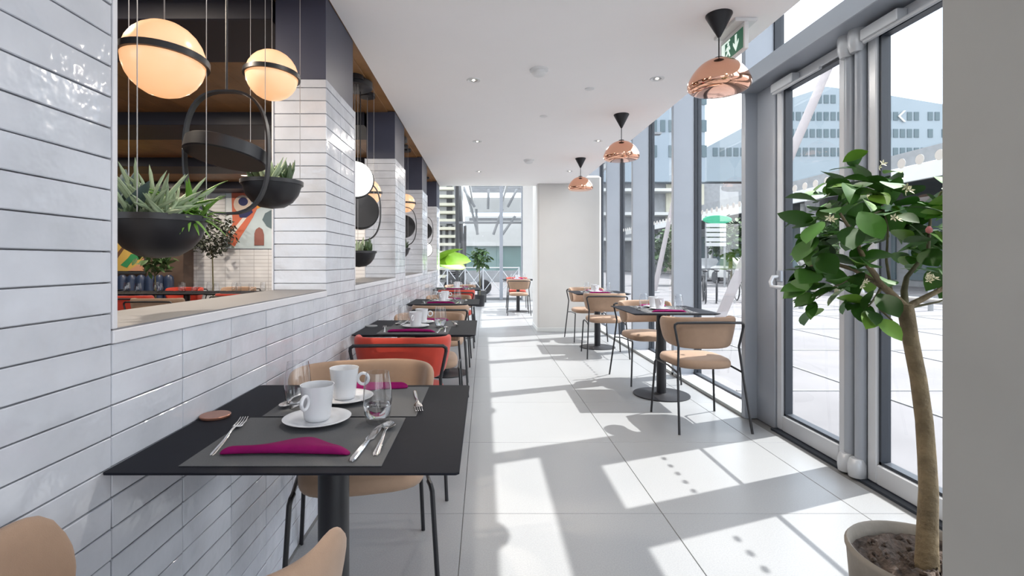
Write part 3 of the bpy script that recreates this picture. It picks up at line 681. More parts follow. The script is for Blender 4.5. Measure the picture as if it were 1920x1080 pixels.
def m_spoon(label, loc, rz):
    t = thing('spoon', label, 'spoon', loc, rz, 'steel spoons')
    cutl([(0, .004, .0, .003), (.012, .0075, 0, .004), (.07, .005, .003, .004), (.13, .0028, .010, .003), (.158, .004, .009, .002)], 's').build('handle', M_steel, t)
    rs = []
    for i in range(9):
        u = i/8; y = .155+.058*u; w_ = .0185*math.sin(PI*min(.98, max(.05, u)))**.6; dz = .008*math.sin(PI*u)
        rs.append([(-w_, y, .009), (-w_*.6, y, .009-dz*.7), (0, y, .009-dz), (w_*.6, y, .009-dz*.7), (w_, y, .009), (w_*.6, y, .0102-dz*.7), (0, y, .0102-dz), (-w_*.6, y, .0102-dz*.7)])
    MB().loft(rs).build('bowl', M_steel, t)
    return t
def m_cup(label, loc, rz):
    t = thing('coffee_cup', label, 'cup', loc, rz, 'white coffee cups')
    MB().lathe([(.001, 0), (.028, 0), (.032, .004), (.034, .012), (.0395, .06), (.043, .090), (.0432, .0925), (.0412, .0922), (.0375, .06), (.032, .014), (.026, .008), (.001, .007)], 36, (0, 0, 0), False, False).build('cup_body', M_porc, t, ang=60)
    r_ = .0165; MB().tube([(.0405+.016+r_*math.cos(a*PI/8)*.95, 0, .058+r_*math.sin(a*PI/8)) for a in range(16)], .0048, 8, closed=True).build('handle', M_porc, t, ang=80)
    return t
def m_saucer(label, loc):
    o = MB().lathe([(.001, .003), (.030, .003), (.032, 0), (.040, 0), (.062, .005), (.0855, .0135), (.0865, .0150), (.084, .0158), (.06, .0085), (.038, .0052), (.034, .0068), (.001, .0068)], 48).build('saucer', M_porc, None, ang=60)
    o.location = loc; return tag(o, label, 'saucer', 'white saucers')
def m_tumbler(label, loc, water, flip=False):
    t = thing('tumbler', label, 'glass', loc, 0, 'clear tumblers')
    pr = [(.001, 0), (.024, 0), (.029, .005), (.034, .025), (.0375, .050), (.0375, .068), (.035, .095), (.0295, .132), (.0287, .132), (.034, .095), (.0362, .068), (.0362, .052), (.0325, .026), (.026, .014), (.001, .012)]
    if flip: pr = [(r_, .133-z) for r_, z in pr]
    MB().lathe(pr, 32).build('glass_body', M_water, t, ang=80)
    if water: MB().lathe([(.001, .0125), (.0255, .0145), (.0320, .0265), (.0355, .045), (.0357, .048), (.001, .048)], 32).build('water', M_h2o, t, ang=50)
    return t
first = {}
def put(kind, fn, label, loc, *a):
    """build the first of a kind, copy it afterwards"""
    if kind not in first:
        o = fn(label, loc, *a); first[kind] = o; return o
    rz = a[0] if a and not isinstance(a[0], bool) else 0.
    return dup(first[kind], loc, rz, label)
def napkin_far(label, loc, rz):
    o = m_napkin(label, loc, rz); o.scale = (.9, .52, 1); return o
def setting(tx, ty, side, tn, water, cupdx=0., cupdy=0., flip=False, chairside=''):
    """side +1: diner on the near side; -1: diner on the far side"""
    def L(x, y, z=0.): return (tx+side*x, ty+side*y, ZT+z)
    rz0 = 0 if side > 0 else PI
    w_ = ('near' if side > 0 else 'far')+' side of '+tn
    z1 = .0019
    put('placemat', m_placemat, 'grey woven placemat on the '+w_, L(-.013, -.167), rz0)
    if side > 0: put('napkin', m_napkin, 'folded magenta napkin on the '+w_, L(-.026, -.274, z1), rz0+R(1))
    else: put('napkin_far', napkin_far, 'narrow folded magenta napkin on the '+w_, L(-.026, -.322, z1), rz0+R(1))
    put('fork', m_fork, 'steel fork beside the napkin on the '+w_, L(-.182, -.276, z1), rz0+R(10.5))
    put('knife', m_knife, 'steel knife at the placemat edge on the '+w_, L(.128, -.312, z1), rz0+R(-3.5))
    put('spoon', m_spoon, 'steel spoon next to the knife on the '+w_, L(.172, -.277, z1), rz0+R(2))
    cx, cy = -.029+cupdx, -.046+cupdy
    put('saucer', lambda l, p: m_saucer(l, p), 'white saucer on the '+w_, L(cx, cy, z1))
    put('cup', m_cup, 'white coffee cup on the '+w_, L(cx, cy, z1+.0070), R(257) if side > 0 else R(5))
    k = 'tumbler_'+('w' if water else 'e')+('f' if flip else '')
    desc = 'tumbler half full of water' if water else ('upturned clear tumbler' if flip else 'empty clear tumbler')
    put(k, lambda l, p: m_tumbler(l, p, water, flip), desc+' on the '+w_, L(.129, -.049 if side > 0 else -.088, z1 if side > 0 else z1))
for i, (k, tn, tx, ty) in enumerate(TB):
    setting(tx, ty, 1, tn, i == 0 or i == 1, flip=(i > 3))
    setting(tx, ty, -1, tn, False, cupdx=.045, cupdy=-.115, flip=(i > 3))
    if i in (0, 1):
        c_ = MB().lathe([(.034, 0), (.038, .001), (.039, .006), (.037, .0075), (.001, .0075)], 32, (0, 0, 0), True, False).build('coaster', M_cdull if i == 0 else M_mid, None, ang=30)
        c_.location = (tx-.322, ty+.004, ZT+.0004); tag(c_, 'small round copper-coloured disc at the wall side of the nearest table' if i == 0 else 'small dark disc at the wall side of the second wall table', 'coaster')
setting(.79, 11.85, 1, 'the table beyond the pier', False)
setting(.79, 11.85, -1, 'the table beyond the pier', False, cupdx=.045, cupdy=-.115)
# ------------------------------------------------------------------ citrus tree in a pot
tp = Vector((1.275, 1.44, 0))
tree = thing('citrus_tree', 'small citrus tree with glossy leaves and cream blossom in a stone-coloured pot', 'potted tree', tuple(tp))
MB().lathe([(.16, 0), (.172, .015), (.192, .18), (.202, .31), (.206, .318), (.206, .326), (.200, .334), (.194, .330), (.190, .29)], 48, (0, 0, 0), True, False).build('pot', M_pot, tree, ang=60)
g = MB(); n = 22
for i in range(n+1):
    for j in range(n*2):
        r_ = .193*i/n; a = PI*j/n; g.v.append((r_*math.cos(a), r_*math.sin(a), .296+.010*math.sin(r_*60+3*a)+random.uniform(-.007, .009)))
for i in range(n):
    for j in range(n*2): a = i*2*n+j; b_ = i*2*n+(j+1) % (2*n); g.f.append((a, b_, b_+2*n, a+2*n))
g.build('soil', M_soil, tree)
for k in range(60):
    a, r_ = random.uniform(0, 6.28), .175*math.sqrt(random.random())
    b = MB().box(-.006, .006, -.004, .004, -.003, .004, b=.0015).build('soil_clod', M_soil, tree, False, loc=(r_*math.cos(a), r_*math.sin(a), .305), rot=(random.random()*3, random.random()*3, random.random()*3)); s = random.uniform(.6, 1.6); b.scale = (s, s, s)
# image-measured trunk line
tk = [(1738, 1068, 1.45), (1738, 1030, 1.45), (1739, 985, 1.45), (1741, 920, 1.44), (1738, 860, 1.44), (1733, 790, 1.44), (1722, 710, 1.44), (1708, 640, 1.44), (1700, 590, 1.44), (1697, 572, 1.44)]
tr_p = [P(*q)-tp for q in tk]; tr_r = [.029, .0262, .0245, .0225, .0215, .0205, .0195, .0190, .0195, .0185]
MB().tube(tr_p, tr_r, 14).build('trunk', M_bark, tree, ang=80)
br = [[(1694, 578), (1672, 552), (1640, 528), (1600, 505), (1550, 490), (1520, 500)], [(1698, 575), (1655, 535), (1622, 490), (1600, 440), (1575, 400)], [(1700, 576), (1740, 555), (1790, 530), (1840, 470)],
      [(1697, 575), (1695, 545), (1700, 520), (1740, 470), (1745, 400)], [(1672, 552), (1662, 490), (1665, 430), (1650, 360)], [(1640, 528), (1600, 520), (1560, 540), (1530, 560)],
      [(1700, 578), (1730, 572), (1760, 566), (1785, 555)], [(1645, 552), (1650, 580), (1672, 600), (1675, 615)], [(1655, 535), (1640, 560), (1628, 575)], [(1600, 440), (1640, 400), (1690, 380)], [(1745, 400), (1765, 360), (1790, 350)]]
ends = []
for q, b_ in enumerate(br):
    d0 = [0, -.05, .02, .06, .10, -.08, .0, -.02, -.05, .12, -.06][q]
    pts = [P(x, y, 1.44+d0*(i/(len(b_)-1)))-tp for i, (x, y) in enumerate(b_)]
    r0 = .010 if q < 4 else .0045
    MB().tube(pts, [r0*(1-.65*i/(len(pts)-1)) for i in range(len(pts))], 8).build('branch', M_twig if q > 2 else M_bark, tree, ang=80)
    ends += pts[2:]
LM = [leafmesh('leaf', M_leaf, .088, .060, .22, .15), leafmesh('leaf', M_leaf, .078, .050, .34, .2), leafmesh('leaf', M_leaf, .10, .066, .16, .1), leafmesh('leaf', M_leafl, .078, .050, .25, .2)]
random.seed(21)
cl = [(1505, 430, .07), (1515, 520, .06), (1530, 555, .05), (1560, 400, .08), (1570, 460, .09), (1590, 350, .07), (1600, 500, .08), (1625, 430, .10), (1640, 380, .09), (1650, 330, .08), (1665, 470, .09),
      (1690, 350, .08), (1700, 410, .10), (1720, 370, .08), (1730, 440, .09), (1750, 400, .09), (1770, 470, .08), (1790, 420, .09), (1830, 440, .10), (1800, 520, .08), (1625, 575, .03), (1545, 490, .07), (1860, 500, .1), (1600, 540, .06)]
nl = 0
for x, y, s in cl:
    c_ = P(x, y, 1.44)-tp; c_.y += random.uniform(-.05, .10)
    for k in range(3 if s < .04 else int(8+s*60)):
        p = c_+Vector((max(-s, min(s, random.gauss(0, s*.5))), max(-1.2*s, min(1.2*s, random.gauss(0, s*.6))), max(-s, min(s, random.gauss(0, s*.5)))))
        wq = p+tp
        if VX+F*wq.x/wq.y < 1528: p.x += (1528-VX)*wq.y/F-wq.x
        ce_ = P(1655, 450, 1.44)-tp; out = (p-ce_); az = math.atan2(out.y, out.x)-PI/2+random.gauss(0, .8)
        inst('leaf', LM[3] if (random.random() < .13 or s < .04) else random.choice(LM[:3]), tree, p, (R(random.uniform(-50, 35)), R(random.uniform(-35, 35)), az), (random.uniform(.7, 1.08),)*3); nl += 1
fm = MB()
for k in range(5):
    a = 2*PI*k/5; fm.add([(0, 0, 0), (.008*math.cos(a-.4), .008*math.sin(a-.4), .003), (.014*math.cos(a), .014*math.sin(a), .006), (.008*math.cos(a+.4), .008*math.sin(a+.4), .003)], [(0, 1, 2, 3)])
fme = fm.mesh('blossom', M_flow, False)
for x, y in ((1655, 307), (1648, 313), (1700, 350), (1706, 357), (1697, 358), (1625, 367), (1640, 366), (1650, 368), (1675, 408), (1683, 412), (1618, 530), (1612, 524), (1624, 528), (1745, 520), (1738, 515), (1752, 522), (1555, 408), (1560, 412), (1630, 371), (1742, 526), (1615, 537)):
    p = P(x, y, 1.34+random.uniform(-.02, .02))-tp
    inst('blossom', fme, tree, p, (R(random.uniform(40, 120)), 0, random.uniform(-1, 1)), (random.uniform(.6, 1.),)*3)
b = inst('pink_bud', MB().lathe([(.001, 0), (.007, .004), (.008, .012), (.003, .02)], 10, (0, 0, 0), True, True).mesh('pink_bud', flat('bud_pink', (.6, .2, .22))), tree, P(1742, 438, 1.36)-tp)
# ------------------------------------------------------------------ dining room furniture
GD = 'dining room chairs beyond the tiled wall'
def tb(x, y, l): return dup(t0, (x, y, 0), 0, l, 'dining room tables')
tb(-4.05, 6.9, 'dark dining room table under the potted fig'); tb(-4.8, 6.9, 'dark dining room table left of the potted fig'); tb(-3.3, 6.9, 'dark dining room table right of the potted olive tree'); tb(-2.85, 8.0, 'dark dining room table before the white tiled end wall'); tb(-5.75, 7.25, 'dark dining room table in front of the navy bench')
for base, x, y, dg, l in ((red0, -4.15, 5.9, 5, 'red chair low behind the sill at the left of the first opening'), (tan0, -3.55, 5.5, 3, 'tan chair just behind the sill of the first opening'), (red0, -3.05, 6.25, -5, 'red chair behind the sill below the potted olive tree'),
                         (tan0, -2.60, 7.12, 4, 'tan chair before the white tiled end wall'), (tan0, -3.75, 7.75, 172, 'tan chair behind the dining room tables'), (red0, -4.5, 7.62, 180, 'red chair under the potted fig'), (tan0, -2.08, 8.1, 90, 'tan chair beside the mural wall table')):
    dup(base, (x, y, 0), R(dg), l, GD)
random.seed(5)
e0 = first['tumbler_e']; nm = ['left', 'middle', 'right', 'rear left', 'rear right']
for tx, ty, l in ((-4.05, 6.9, 'table under the potted fig'), (-4.8, 6.9, 'table left of the potted fig'), (-3.3, 6.9, 'table right of the potted olive tree'), (-2.85, 8.0, 'table before the tiled end wall'), (-5.75, 7.25, 'table in front of the navy bench')):
    for q, (dx, dy) in enumerate(((-.24, -.2), (.0, -.1), (.22, -.2), (-.2, .2), (.2, .2))):
        dup(e0, (tx+dx, ty+dy, ZT+.0005), 0, 'clear tumbler at the %s of the dining %s' % (nm[q], l), 'dining room glasses')
def smalltree(name, label, x, y, h, cr_, m, leafL, n, seed, loc_z=0):
    random.seed(seed); t = thing(name, label, 'potted tree', (x, y, 0))
    MB().lathe([(.12, 0), (.15, .28), (.155, .30), (.14, .30), (.135, .27)], 24, (0, 0, 0), True, False).build('pot', M_bowl, t)
    MB().lathe([(.001, .27), (.138, .27)], 20).build('soil', M_soil, t)
    MB().tube([(0, 0, .25), (.01, 0, h*.4), (-.01, .01, h-cr_*.9)], [.016, .013, .010], 8).build('trunk', M_twig, t)
    lm = leafmesh('leaf', m, leafL, leafL*.45); v = MB(); tw = MB()
    for k in range(9):
        a = k*.7; tw.tube([(-.01, .01, h-cr_*.95), (cr_*.6*math.cos(a), cr_*.6*math.sin(a), h-cr_*.1+.3*cr_*math.sin(k*2.1))], [.006, .002], 5)
    tw.build('branches', M_twig, t)
    for k in range(n):
        d = Vector((random.gauss(0, 1), random.gauss(0, 1), random.gauss(0, 1))).normalized()*cr_*random.uniform(.35, 1.05)**.6
        M = Matrix.Translation(d+Vector((0, 0, h))) @ Matrix.Rotation(random.uniform(0, 6.28), 4, 'Z') @ Matrix.Rotation(random.uniform(-1, 1), 4, 'X') @ Matrix.Rotation(random.uniform(-.8, .8), 4, 'Y')
        v.add([M @ p.co for p in lm.vertices], [tuple(f.vertices) for f in lm.polygons])
    me = bpy.data.meshes.new('foliage'); me.from_pydata(v.v, [], v.f); me.materials.append(m); me.update(); o = bpy.data.objects.new('foliage', me); C.objects.link(o); o.parent = t; stuff(o)
    return t
smalltree('potted_olive', 'slim olive-like tree before the white tiled dining room wall', -4.45, 8.30, 1.60, .36, M_olive, .075, 750, 3)
smalltree('potted_fig', 'leafy dark green potted plant left of the olive-like tree', -4.95, 7.62, 1.22, .24, M_bush, .13, 160, 4)
smalltree('potted_bush', 'green bushy plant seen against the far glazing', -.12, 13.2, 1.24, .26, M_bush, .15, 150, 6)
# downlights of the dining room; the last is added unseen to brighten the pier
k = 0
for x, y, l in ((-2.35, 3.72, 'lit round downlight in the wood ceiling seen between the two near globes'), (-4.6, 3.7, 'lit downlight in the wood ceiling farther left'), (-3.0, 5.6, 'lit downlight in the third wood ceiling bay'), (-5.0, 5.6, 'lit downlight in the third wood bay farther left'), (-3.6, 7.6, 'lit downlight before the mural'), (-5.4, 7.6, 'lit downlight over the navy bench'), (-2.2, 7.7, 'lit downlight at the right of the mural'), (-1.75, 1.75, 'downlight added out of view above the nearest opening to brighten the tiled pier')):
    t = thing('downlight', l, 'ceiling light', (x, y, ZC-.006), 0, 'dining room downlights')
    MB().lathe([(.040, -.001), (.055, -.006), (.060, -.002), (.060, 0)], 24).build('trim_ring', M_smoke, t)
    MB().lathe([(.0005, -.002), (.040, -.002)], 20).build('bulb', M_lamp, t)
    area('dining_downlight_beam', (x, y, ZC-.03), .08, 16 if y > 7 else (22 if y < 2 else 7), (1, .86, .70))
# ------------------------------------------------------------------ plants and things in the rear hall
bp = thing('banana_plant', 'banana plant with big yellow-green leaves past the end of the tiled wall', 'potted plant', (-1.02, 10.2, 0))
MB().box(-.2, .2, -.2, .2, 0, .45, b=.01).build('planter_box', M_dark, bp, False)
MB().box(-.18, .18, -.18, .18, .44, .46).build('soil', M_soil, bp, False)
for k, (az, L_, el, z) in enumerate(((-1.62, .74, .22, 1.17), (-1.35, .68, -.02, 1.14), (-2.2, .8, .6, 1.1), (1.0, .9, .5, 1.1), (2.6, .8, .7, 1.1))):
    lm = leafmesh('leaf', M_ban, L_, .34, .22, .35, 10, .55)
    MB().tube([(0, 0, .42), (.01*math.cos(az), 0, z)], [.02, .012], 8).build('stalk', M_ban, bp)
    inst('leaf', lm, bp, (0, 0, z), (el, .9 if k < 2 else 0, az))
pb = thing('planter_box', 'dark grey square planter standing by the far glazing', 'planter', (-.07, 14.6, 0))
MB().box(-.13, .13, -.13, .13, 0, .32, b=.01).build('box', M_dark, pb, False); MB().box(-.11, .11, -.11, .11, .3, .325).build('soil', M_soil, pb, False)
# ------------------------------------------------------------------ outside
pv = struct(MB().box(2.3, 140, -60, 140, -.3, -.06).build('floor_pavement', M_pave, smooth=False), 'bright paved forecourt outside the glazing')
struct(MB().box(-30, 2.3, 15.75, 140, -.3, -.06).build('floor_pavement_rear', M_pave, smooth=False), 'paving outside the far glazing')
# raised lines in the paving
for k in range(14):
    y = -4+k*2.2; MB().box(2.4, 24, y, y+.03, -.06, -.052).build('paving_joint', M_mid, pv, False)
for k in range(8):
    x = 3.6+k*2.0; MB().box(x, x+.03, -8, 26, -.06, -.051).build('paving_joint', M_mid, pv, False)
# far office block (A)
ba = thing('office_block', 'long pale blue-grey office block with rows of narrow windows beyond the doors', 'building')
YA = 90.
MB().prism([(P(x, y, YA).x, P(x, y, YA).z) for x, y in ((1325, 340), (1325, 276), (1392, 240), (1470, 188), (1548, 162), (1640, 174), (1760, 194), (1900, 215), (2150, 240), (2150, 340))], YA, YA+16, 'y').build('wall', M_bldA, ba, False)
wm = MB().box(-.42, .42, -.08, .08, -.75, .75).mesh('window', M_win, False)
wmf = MB().box(-.50, .50, -.05, .05, -.83, .83).mesh('window_surround', M_offw, False)
def roofy(x):
    q = ((1325, 276), (1392, 240), (1470, 188), (1548, 162), (1640, 174), (1760, 194), (1900, 215), (2150, 240))
    for (a, b_), (c_, d) in zip(q[:-1], q[1:]):
        if a <= x <= c_: return b_+(d-b_)*(x-a)/(c_-a)
    return 999
random.seed(3)
for ry in (285, 250, 218, 186):
    x = 1328
    while x < 1990:
        if roofy(x) < ry-16 and random.random() > .12:
            p = P(x, ry, YA); inst('window', wm, ba, (p.x, YA-.02, p.z))
        x += 13
p = P(1693, 218, YA-.2)
for s in (-1, 1): MB().prism([(p.x-.9, p.z), (p.x-.5, p.z), (p.x+.5, p.z+s*1.0), (p.x+.1, p.z+s*1.0)], YA-.3, YA-.15, 'y').build('white_chevron', M_offw, ba, False)  # two off-white strokes forming a chevron in front of the wall
MB().box(P(1325, 0, YA).x, P(2150, 0, YA).x, YA+.5, YA+15, 0, 14.3).build('lower_storeys', M_mid, ba, False)
MB().box(P(1325, 0, YA).x-1, P(2150, 0, YA).x, YA-1.5, YA+2, 14.0, 14.7).build('floor_slab', M_offw, ba, False)
# nearer block (B) behind the mullions
bb = thing('apartment_block', 'pale blue office block seen between the upright grey mullions', 'building')
YB = 60.
MB().box(P(1040, 0, YB).x, P(1322, 0, YB).x, YB, YB+18, 10.6, 48).build('wall', M_bldB, bb, False)
MB().box(P(1040, 0, YB).x, P(1500, 0, YB).x, YB+1.5, YB+18, 0, 10.6).build('lower_storeys', M_mid, bb, False)
for z in (9.4, 6.6, 3.6): MB().box(P(1040, 0, YB).x, P(1300, 0, YB).x, YB-.6, YB+1.6, z, z+.35).build('balcony_slab', M_offw, bb, False)
for k in range(5):
    x = P(1100+k*52, 0, YB).x; MB().box(x, x+1.3, YB+1.2, YB+1.52, 0, 10.5).build('wall_panel', M_cream, bb, False)
wm2 = MB().box(-.28, .28, -.08, .08, -.7, .7).mesh('window', M_win, False)
for z in (14.2, 17.2, 20.4):
    x = P(1050, 0, YB).x
    while x < P(1315, 0, YB).x:
        if random.random() > .1: inst('window', wm2, bb, (x+.4, YB-.02, z))
        x += .98
# street canopy parallel to the front
cn = thing('street_canopy', 'long white-edged canopy with dark underside across the forecourt', 'canopy')
MB().box(16, 20.8, 14, 57, 4.25, 4.42).build('deck', M_dark, cn, False)
MB().box(15.9, 16.05, 14, 57, 4.15, 4.75, b=.02).build('edge_fascia', M_offw, cn, False)
for k in range(8): MB().cyl((17, 16+k*5.5, 0), .14, -.06, 4.25, 12).build('post', M_offw, cn)
sh = thing('shop_row', 'dark glazed shopfronts under the street canopy', 'building')
MB().box(21, 27, 10, 57, -.06, 4.25).build('wall', M_mid, sh, False)
for k in range(12):
    MB().box(20.92, 21.02, 11+k*3.7, 13.9+k*3.7, .25, 3.5).build('window', M_win, sh, False)
MB().box(21, 27, 10, 57, 4.42, 6.6).build('parapet_wall', M_mid, sh, False)
for z in (4.9, 5.7): MB().box(20.9, 21.05, 10, 57, z, z+.16).build('ledge', M_offw, sh, False)
# sign with green panel
sg = thing('street_sign', 'white slatted street sign topped by a green oval, seen through the first window bay', 'sign', (0, 0, 0))
YS = 24.
q = P(1345, 412, YS); MB().lathe([(.001, -.03), (.66, -.03), (.70, 0), (.66, .03), (.001, .03)], 28).rot(Matrix.Translation(q) @ Matrix.Diagonal((1, 1, .30, 1)) @ Matrix.Rotation(PI/2, 4, 'X')).build('green_panel', flat('sign_green', (.02, .30, .16)), sg)
for k in range(5):
    a = P(1324, 419+k*9, YS); b_ = P(1361, 426+k*9, YS); MB().box(a.x, b_.x, YS-.04, YS+.04, b_.z, a.z, b=.01).build('panel', M_offw, sg, False)
for x in (1325, 1360):
    a = P(x, 0, YS); MB().cyl((a.x, YS+.07, 0), .05, -.06, P(0, 405, YS).z, 8).build('post', M_mid, sg)
# bollards
bo = MB().lathe([(.055, 0), (.055, .92), (.045, .97), (.02, .99)], 14, (0, 0, 0), True, True).mesh('bollard', M_mid)
for k in range(9):
    o = bpy.data.objects.new('bollard', bo); C.objects.link(o); o.location = (7.3+k*.95, 13.4-k*.2, -.06)
    tag(o, 'grey steel bollard, number %s from the door-side end of the forecourt row' % ['one', 'two', 'three', 'four', 'five', 'six', 'seven', 'eight', 'nine'][k], 'bollard', 'forecourt bollards')
# parked bicycles behind
def bike(x, y, rz, lab):
    t = thing('bicycle', lab, 'bicycle', (x, y, -.06), rz, 'parked bicycles')
    for s in (-.52, .52):
        MB().tube([(s+.33*math.cos(a*PI/12), 0, .34+.33*math.sin(a*PI/12)) for a in range(24)], .018, 6, closed=True).build('wheel', M_black, t)
    MB().tube([(-.52, 0, .34), (-.15, 0, .34), (.35, 0, .82), (-.25, 0, .80), (-.15, 0, .34)], .02, 6).build('frame', M_dark, t)
    MB().tube([(.52, 0, .34), (.38, 0, .95), (.38, .25, 1.0)], .018, 6).build('fork', M_dark, t)
    MB().tube([(.38, -.25, 1.0), (.38, .25, 1.0)], .016, 6).build('handlebar', M_dark, t)
    MB().box(-.38, -.14, -.07, .07, .92, .98, b=.02).build('saddle', M_black, t)
    MB().tube([(-.25, 0, .80), (-.27, 0, .93)], .015, 6).build('seat_post', M_dark, t)
    return t
b0 = bike(6.6, 15.2, R(70), 'dark bicycle leftmost in the forecourt rack behind the first window bay')
for k, w_ in enumerate(('second', 'third', 'fourth', 'fifth', 'sixth', 'seventh')):
    dup(b0, (6.6+.42*(k+1), 15.3+.1*k, -.06), R(70+random.uniform(-8, 8)), 'dark bicycle, %s from the left in the forecourt rack' % w_, 'parked bicycles')
# cars
def car(x, y, rz, m, lab):
    t = thing('car', lab, 'car', (x, y, -.06), rz, 'cars parked along the far kerb')
    pr = [(-2.1, .35), (-2.15, .75), (-1.9, .92), (-1.3, .98), (-.75, 1.42), (.55, 1.44), (1.15, 1.0), (1.9, .88), (2.12, .65), (2.1, .35)]
    rs = [[(p_[0]*s, w_, .35+(p_[1]-.35)*s2) for p_ in pr] for w_, s, s2 in ((-.86, .97, .9), (-.8, 1, 1), (.8, 1, 1), (.86, .97, .9))]
    MB().loft(rs).build('body', m, t, ang=50)
    for s in (-1, 1):
        MB().prism([(-1.2, .98), (-.72, 1.36), (.5, 1.38), (1.02, 1.0)], s*.865, s*.875, 'y').build('side_window', M_win, t, False)
        for wx in (-1.3, 1.3):
            MB().lathe([(.05, -.1), (.33, -.1), (.33, .1), (.05, .1)], 18, (0, 0, 0), True, True).build('wheel', M_black, t, loc=(wx, s*.78, .33), rot=(PI/2, 0, 0))
    return t
car(14.0, 22, R(85), M_dark, 'dark car parked under the canopy edge'); car(13.9, 27.5, R(88), M_offw, 'white car parked farther under the canopy edge'); car(14, 33, R(90), M_mid, 'grey car parked farthest along the canopy')
# slanted masts
def mast(a, b_, r_, lab, m=None):
    t = thing('slanted_mast', lab, 'mast', tuple(a)); MB().tube([(0, 0, 0), tuple(Vector(b_)-Vector(a))], [r_, r_*.8], 16).build('tube', m or M_pink, t)
    MB().lathe([(r_*2.2, 0), (r_*2.2, .03), (r_*1.3, .05)], 18, (0, 0, 0), True, True).build('foot', M_mid, t)
mast((4.55, 9.9, -.06), tuple(P(1582, 60, 10.)), .095, 'thick pale slanted mast crossing the view through the first window bay')
mast((6.7, 20., -.06), tuple(P(1262, 380, 20.)), .10, 'thin pale slanted mast seen in the second window bay')
# street trees
def street_tree(x, y, h, r_, seed, lab):
    random.seed(seed); t = thing('street_tree', lab, 'tree', (x, y, -.06), 0, 'street trees outside')
    MB().tube([(0, 0, 0), (.05, 0, h*.6), (0, 0, h)], [.12, .09, .03], 8).build('trunk', M_twig, t)
    lm = leafmesh('leaf', M_bush, .30, .17); v = MB()
    for k in range(700):
        d = Vector((random.gauss(0, 1), random.gauss(0, 1), random.gauss(0, .8))).normalized()*r_*random.uniform(.3, 1.05)**.5
        M = Matrix.Translation(d+Vector((0, 0, h))) @ Matrix.Rotation(random.uniform(0, 6.28), 4, 'Z') @ Matrix.Rotation(random.uniform(-1, 1), 4, 'X')
        v.add([M @ p.co for p in lm.vertices], [tuple(f.vertices) for f in lm.polygons])
    me = bpy.data.meshes.new('foliage'); me.from_pydata(v.v, [], v.f); me.materials.append(M_bush); me.update(); o = bpy.data.objects.new('foliage', me); C.objects.link(o); o.parent = t; stuff(o)
street_tree(12.6, 26, 2.4, 1.1, 11, 'street tree behind the slatted sign'); street_tree(9.7, 26, 1.9, 1.1, 12, 'low street tree seen in the second window bay'); street_tree(13.6, 19.5, 2.2, .9, 13, 'street tree right of the slatted sign')
# ------------------------------------------------------------------ outside the far glazing
lb = thing('louvred_building', 'building of cream horizontal louvres at the left of the far glazing', 'building')
MB().box(-9, -1.40, 30.3, 34, -.06, 9).build('wall', M_offw, lb, False)
for k in range(17):
    z = .2+k*.47; MB().box(-9, -1.38, 29.7, 30.25, z, z+.17, b=.01).build('louvre', M_cream, lb, False)
for k in range(22):
    x = -8.8+k*.36
    MB().box(x, x+.17, 30.24, 30.3, .1, 3.3).build('dark_panel', M_dark, lb, False)
MB().box(-2.25, -1.9, 30.24, 30.3, 3.3, 8.5).build('dark_panel', M_dark, lb, False)
dk = thing('leaning_column', 'dark leaning steel column just outside the far glazing', 'column')
MB().tube([P(868, 525, 18), P(857, 335, 18), P(852, 250, 18)], [.10, .13, .14], 12).build('shaft', M_dark, dk); MB().tube([P(868, 525, 18), P(870, 555, 18)], [.10, .10], 12).build('foot', M_dark, dk)
rf = thing('glass_canopy', 'slatted white canopy roof on slanting struts beyond the far glazing', 'canopy')
for k in range(22):
    y = 20+k*.95; MB().box(-1.0, 7, y, y+.28, 6.2+(y-20)*.02, 6.28+(y-20)*.02).build('roof_slat', M_mid, rf, False)
for x in (-1, 1.4, 3.8, 6.2): MB().box(x, x+.12, 19.6, 41, 5.95, 6.2).build('rafter', M_offw, rf, False)
MB().box(-1.2, 7, 40.7, 41, 5.1, 6.3).build('front_beam', M_offw, rf, False); MB().box(-1.2, 7, 40.6, 40.9, 4.45, 4.65).build('tie_beam', M_mid, rf, False)
for a, b_ in (((870, 350), (884, 392)), ((884, 392), (896, 440)), ((916, 350), (915, 392)), ((925, 440), (942, 392)), ((942, 440), (966, 405)), ((952, 388), (972, 350)), ((868, 352), (890, 388)), ((895, 440), (893, 392))):
    MB().tube([P(*a, 38.), P(*b_, 38.)], .11, 6).build('strut', M_mid, rf)
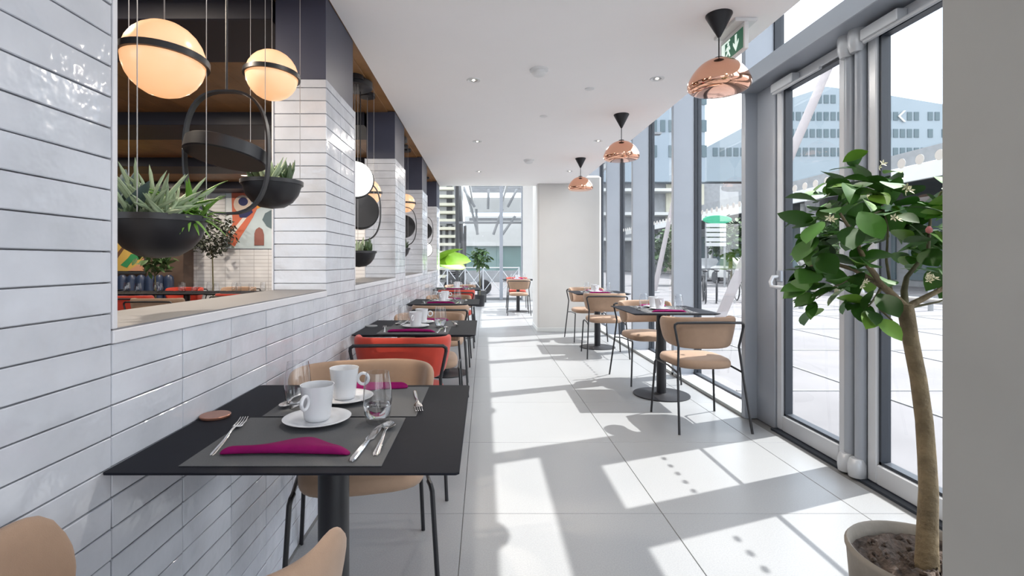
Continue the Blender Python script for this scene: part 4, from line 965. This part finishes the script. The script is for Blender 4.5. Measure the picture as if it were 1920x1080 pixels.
tw_ = thing('terrace_building', 'pale teal and white terrace building beyond the far canopy', 'building')
MB().box(-1.7, 6, 44, 48, 2.6, 5.1).build('upper_wall', M_offw, tw_, False); MB().box(-1.7, 6, 44.2, 48, -.06, 2.6).build('glass_wall', M_teal, tw_, False)
MB().box(-1.7, 6, 43.8, 44.2, 2.5, 2.75).build('floor_slab', M_offw, tw_, False)
tag(MB().box(-2, 4, 30, 30.25, -.06, .62).build('low_wall', M_mid), 'low grey wall outside the far glazing', 'wall')
rl = thing('railing', 'white railing with crossed bars outside the far glazing', 'railing')
for k in range(6): MB().cyl((-1.9+k*.62, 17.6, 0), .025, -.06, .98, 8).build('post', M_alu2, rl)
for k in range(5):
    x = -1.9+k*.62; MB().tube([(x, 17.6, .10), (x+.62, 17.6, .92)], .014, 6).build('cross_bar', M_alu2, rl); MB().tube([(x, 17.6, .92), (x+.62, 17.6, .10)], .014, 6).build('cross_bar', M_alu2, rl)
MB().tube([(-1.9, 17.6, .95), (1.2, 17.6, .95)], .02, 8).build('handrail', M_alu2, rl)
sc = thing('scooter', 'dark parked motor scooter behind the white railing', 'scooter', (-.62, 18.6, -.06), 0)
for s in (-.6, .6): MB().lathe([(.1, -.06), (.27, -.06), (.29, 0), (.27, .06), (.1, .06)], 18, (0, 0, 0), True, True).build('wheel', M_black, sc, loc=(s, 0, .29), rot=(PI/2, 0, 0))
subsurf(MB().loft([[(x, -w_, z0), (x, w_, z0), (x, w_*.8, z1), (x, -w_*.8, z1)] for x, w_, z0, z1 in ((-.85, .08, .5, .72), (-.5, .18, .35, .82), (-.1, .18, .3, .80), (.1, .15, .22, .35), (.4, .15, .22, .38), (.55, .18, .3, .85), (.62, .12, .5, 1.0))]).build('body', M_dark, sc), 2)
MB().tube([(.5, -.3, 1.05), (.56, 0, 1.0), (.5, .3, 1.05)], .02, 8).build('handlebar', M_black, sc); MB().box(-.7, .0, -.14, .14, .80, .88, b=.03).build('seat', M_black, sc)
print('tiles', cnt, 'leaves', nl)
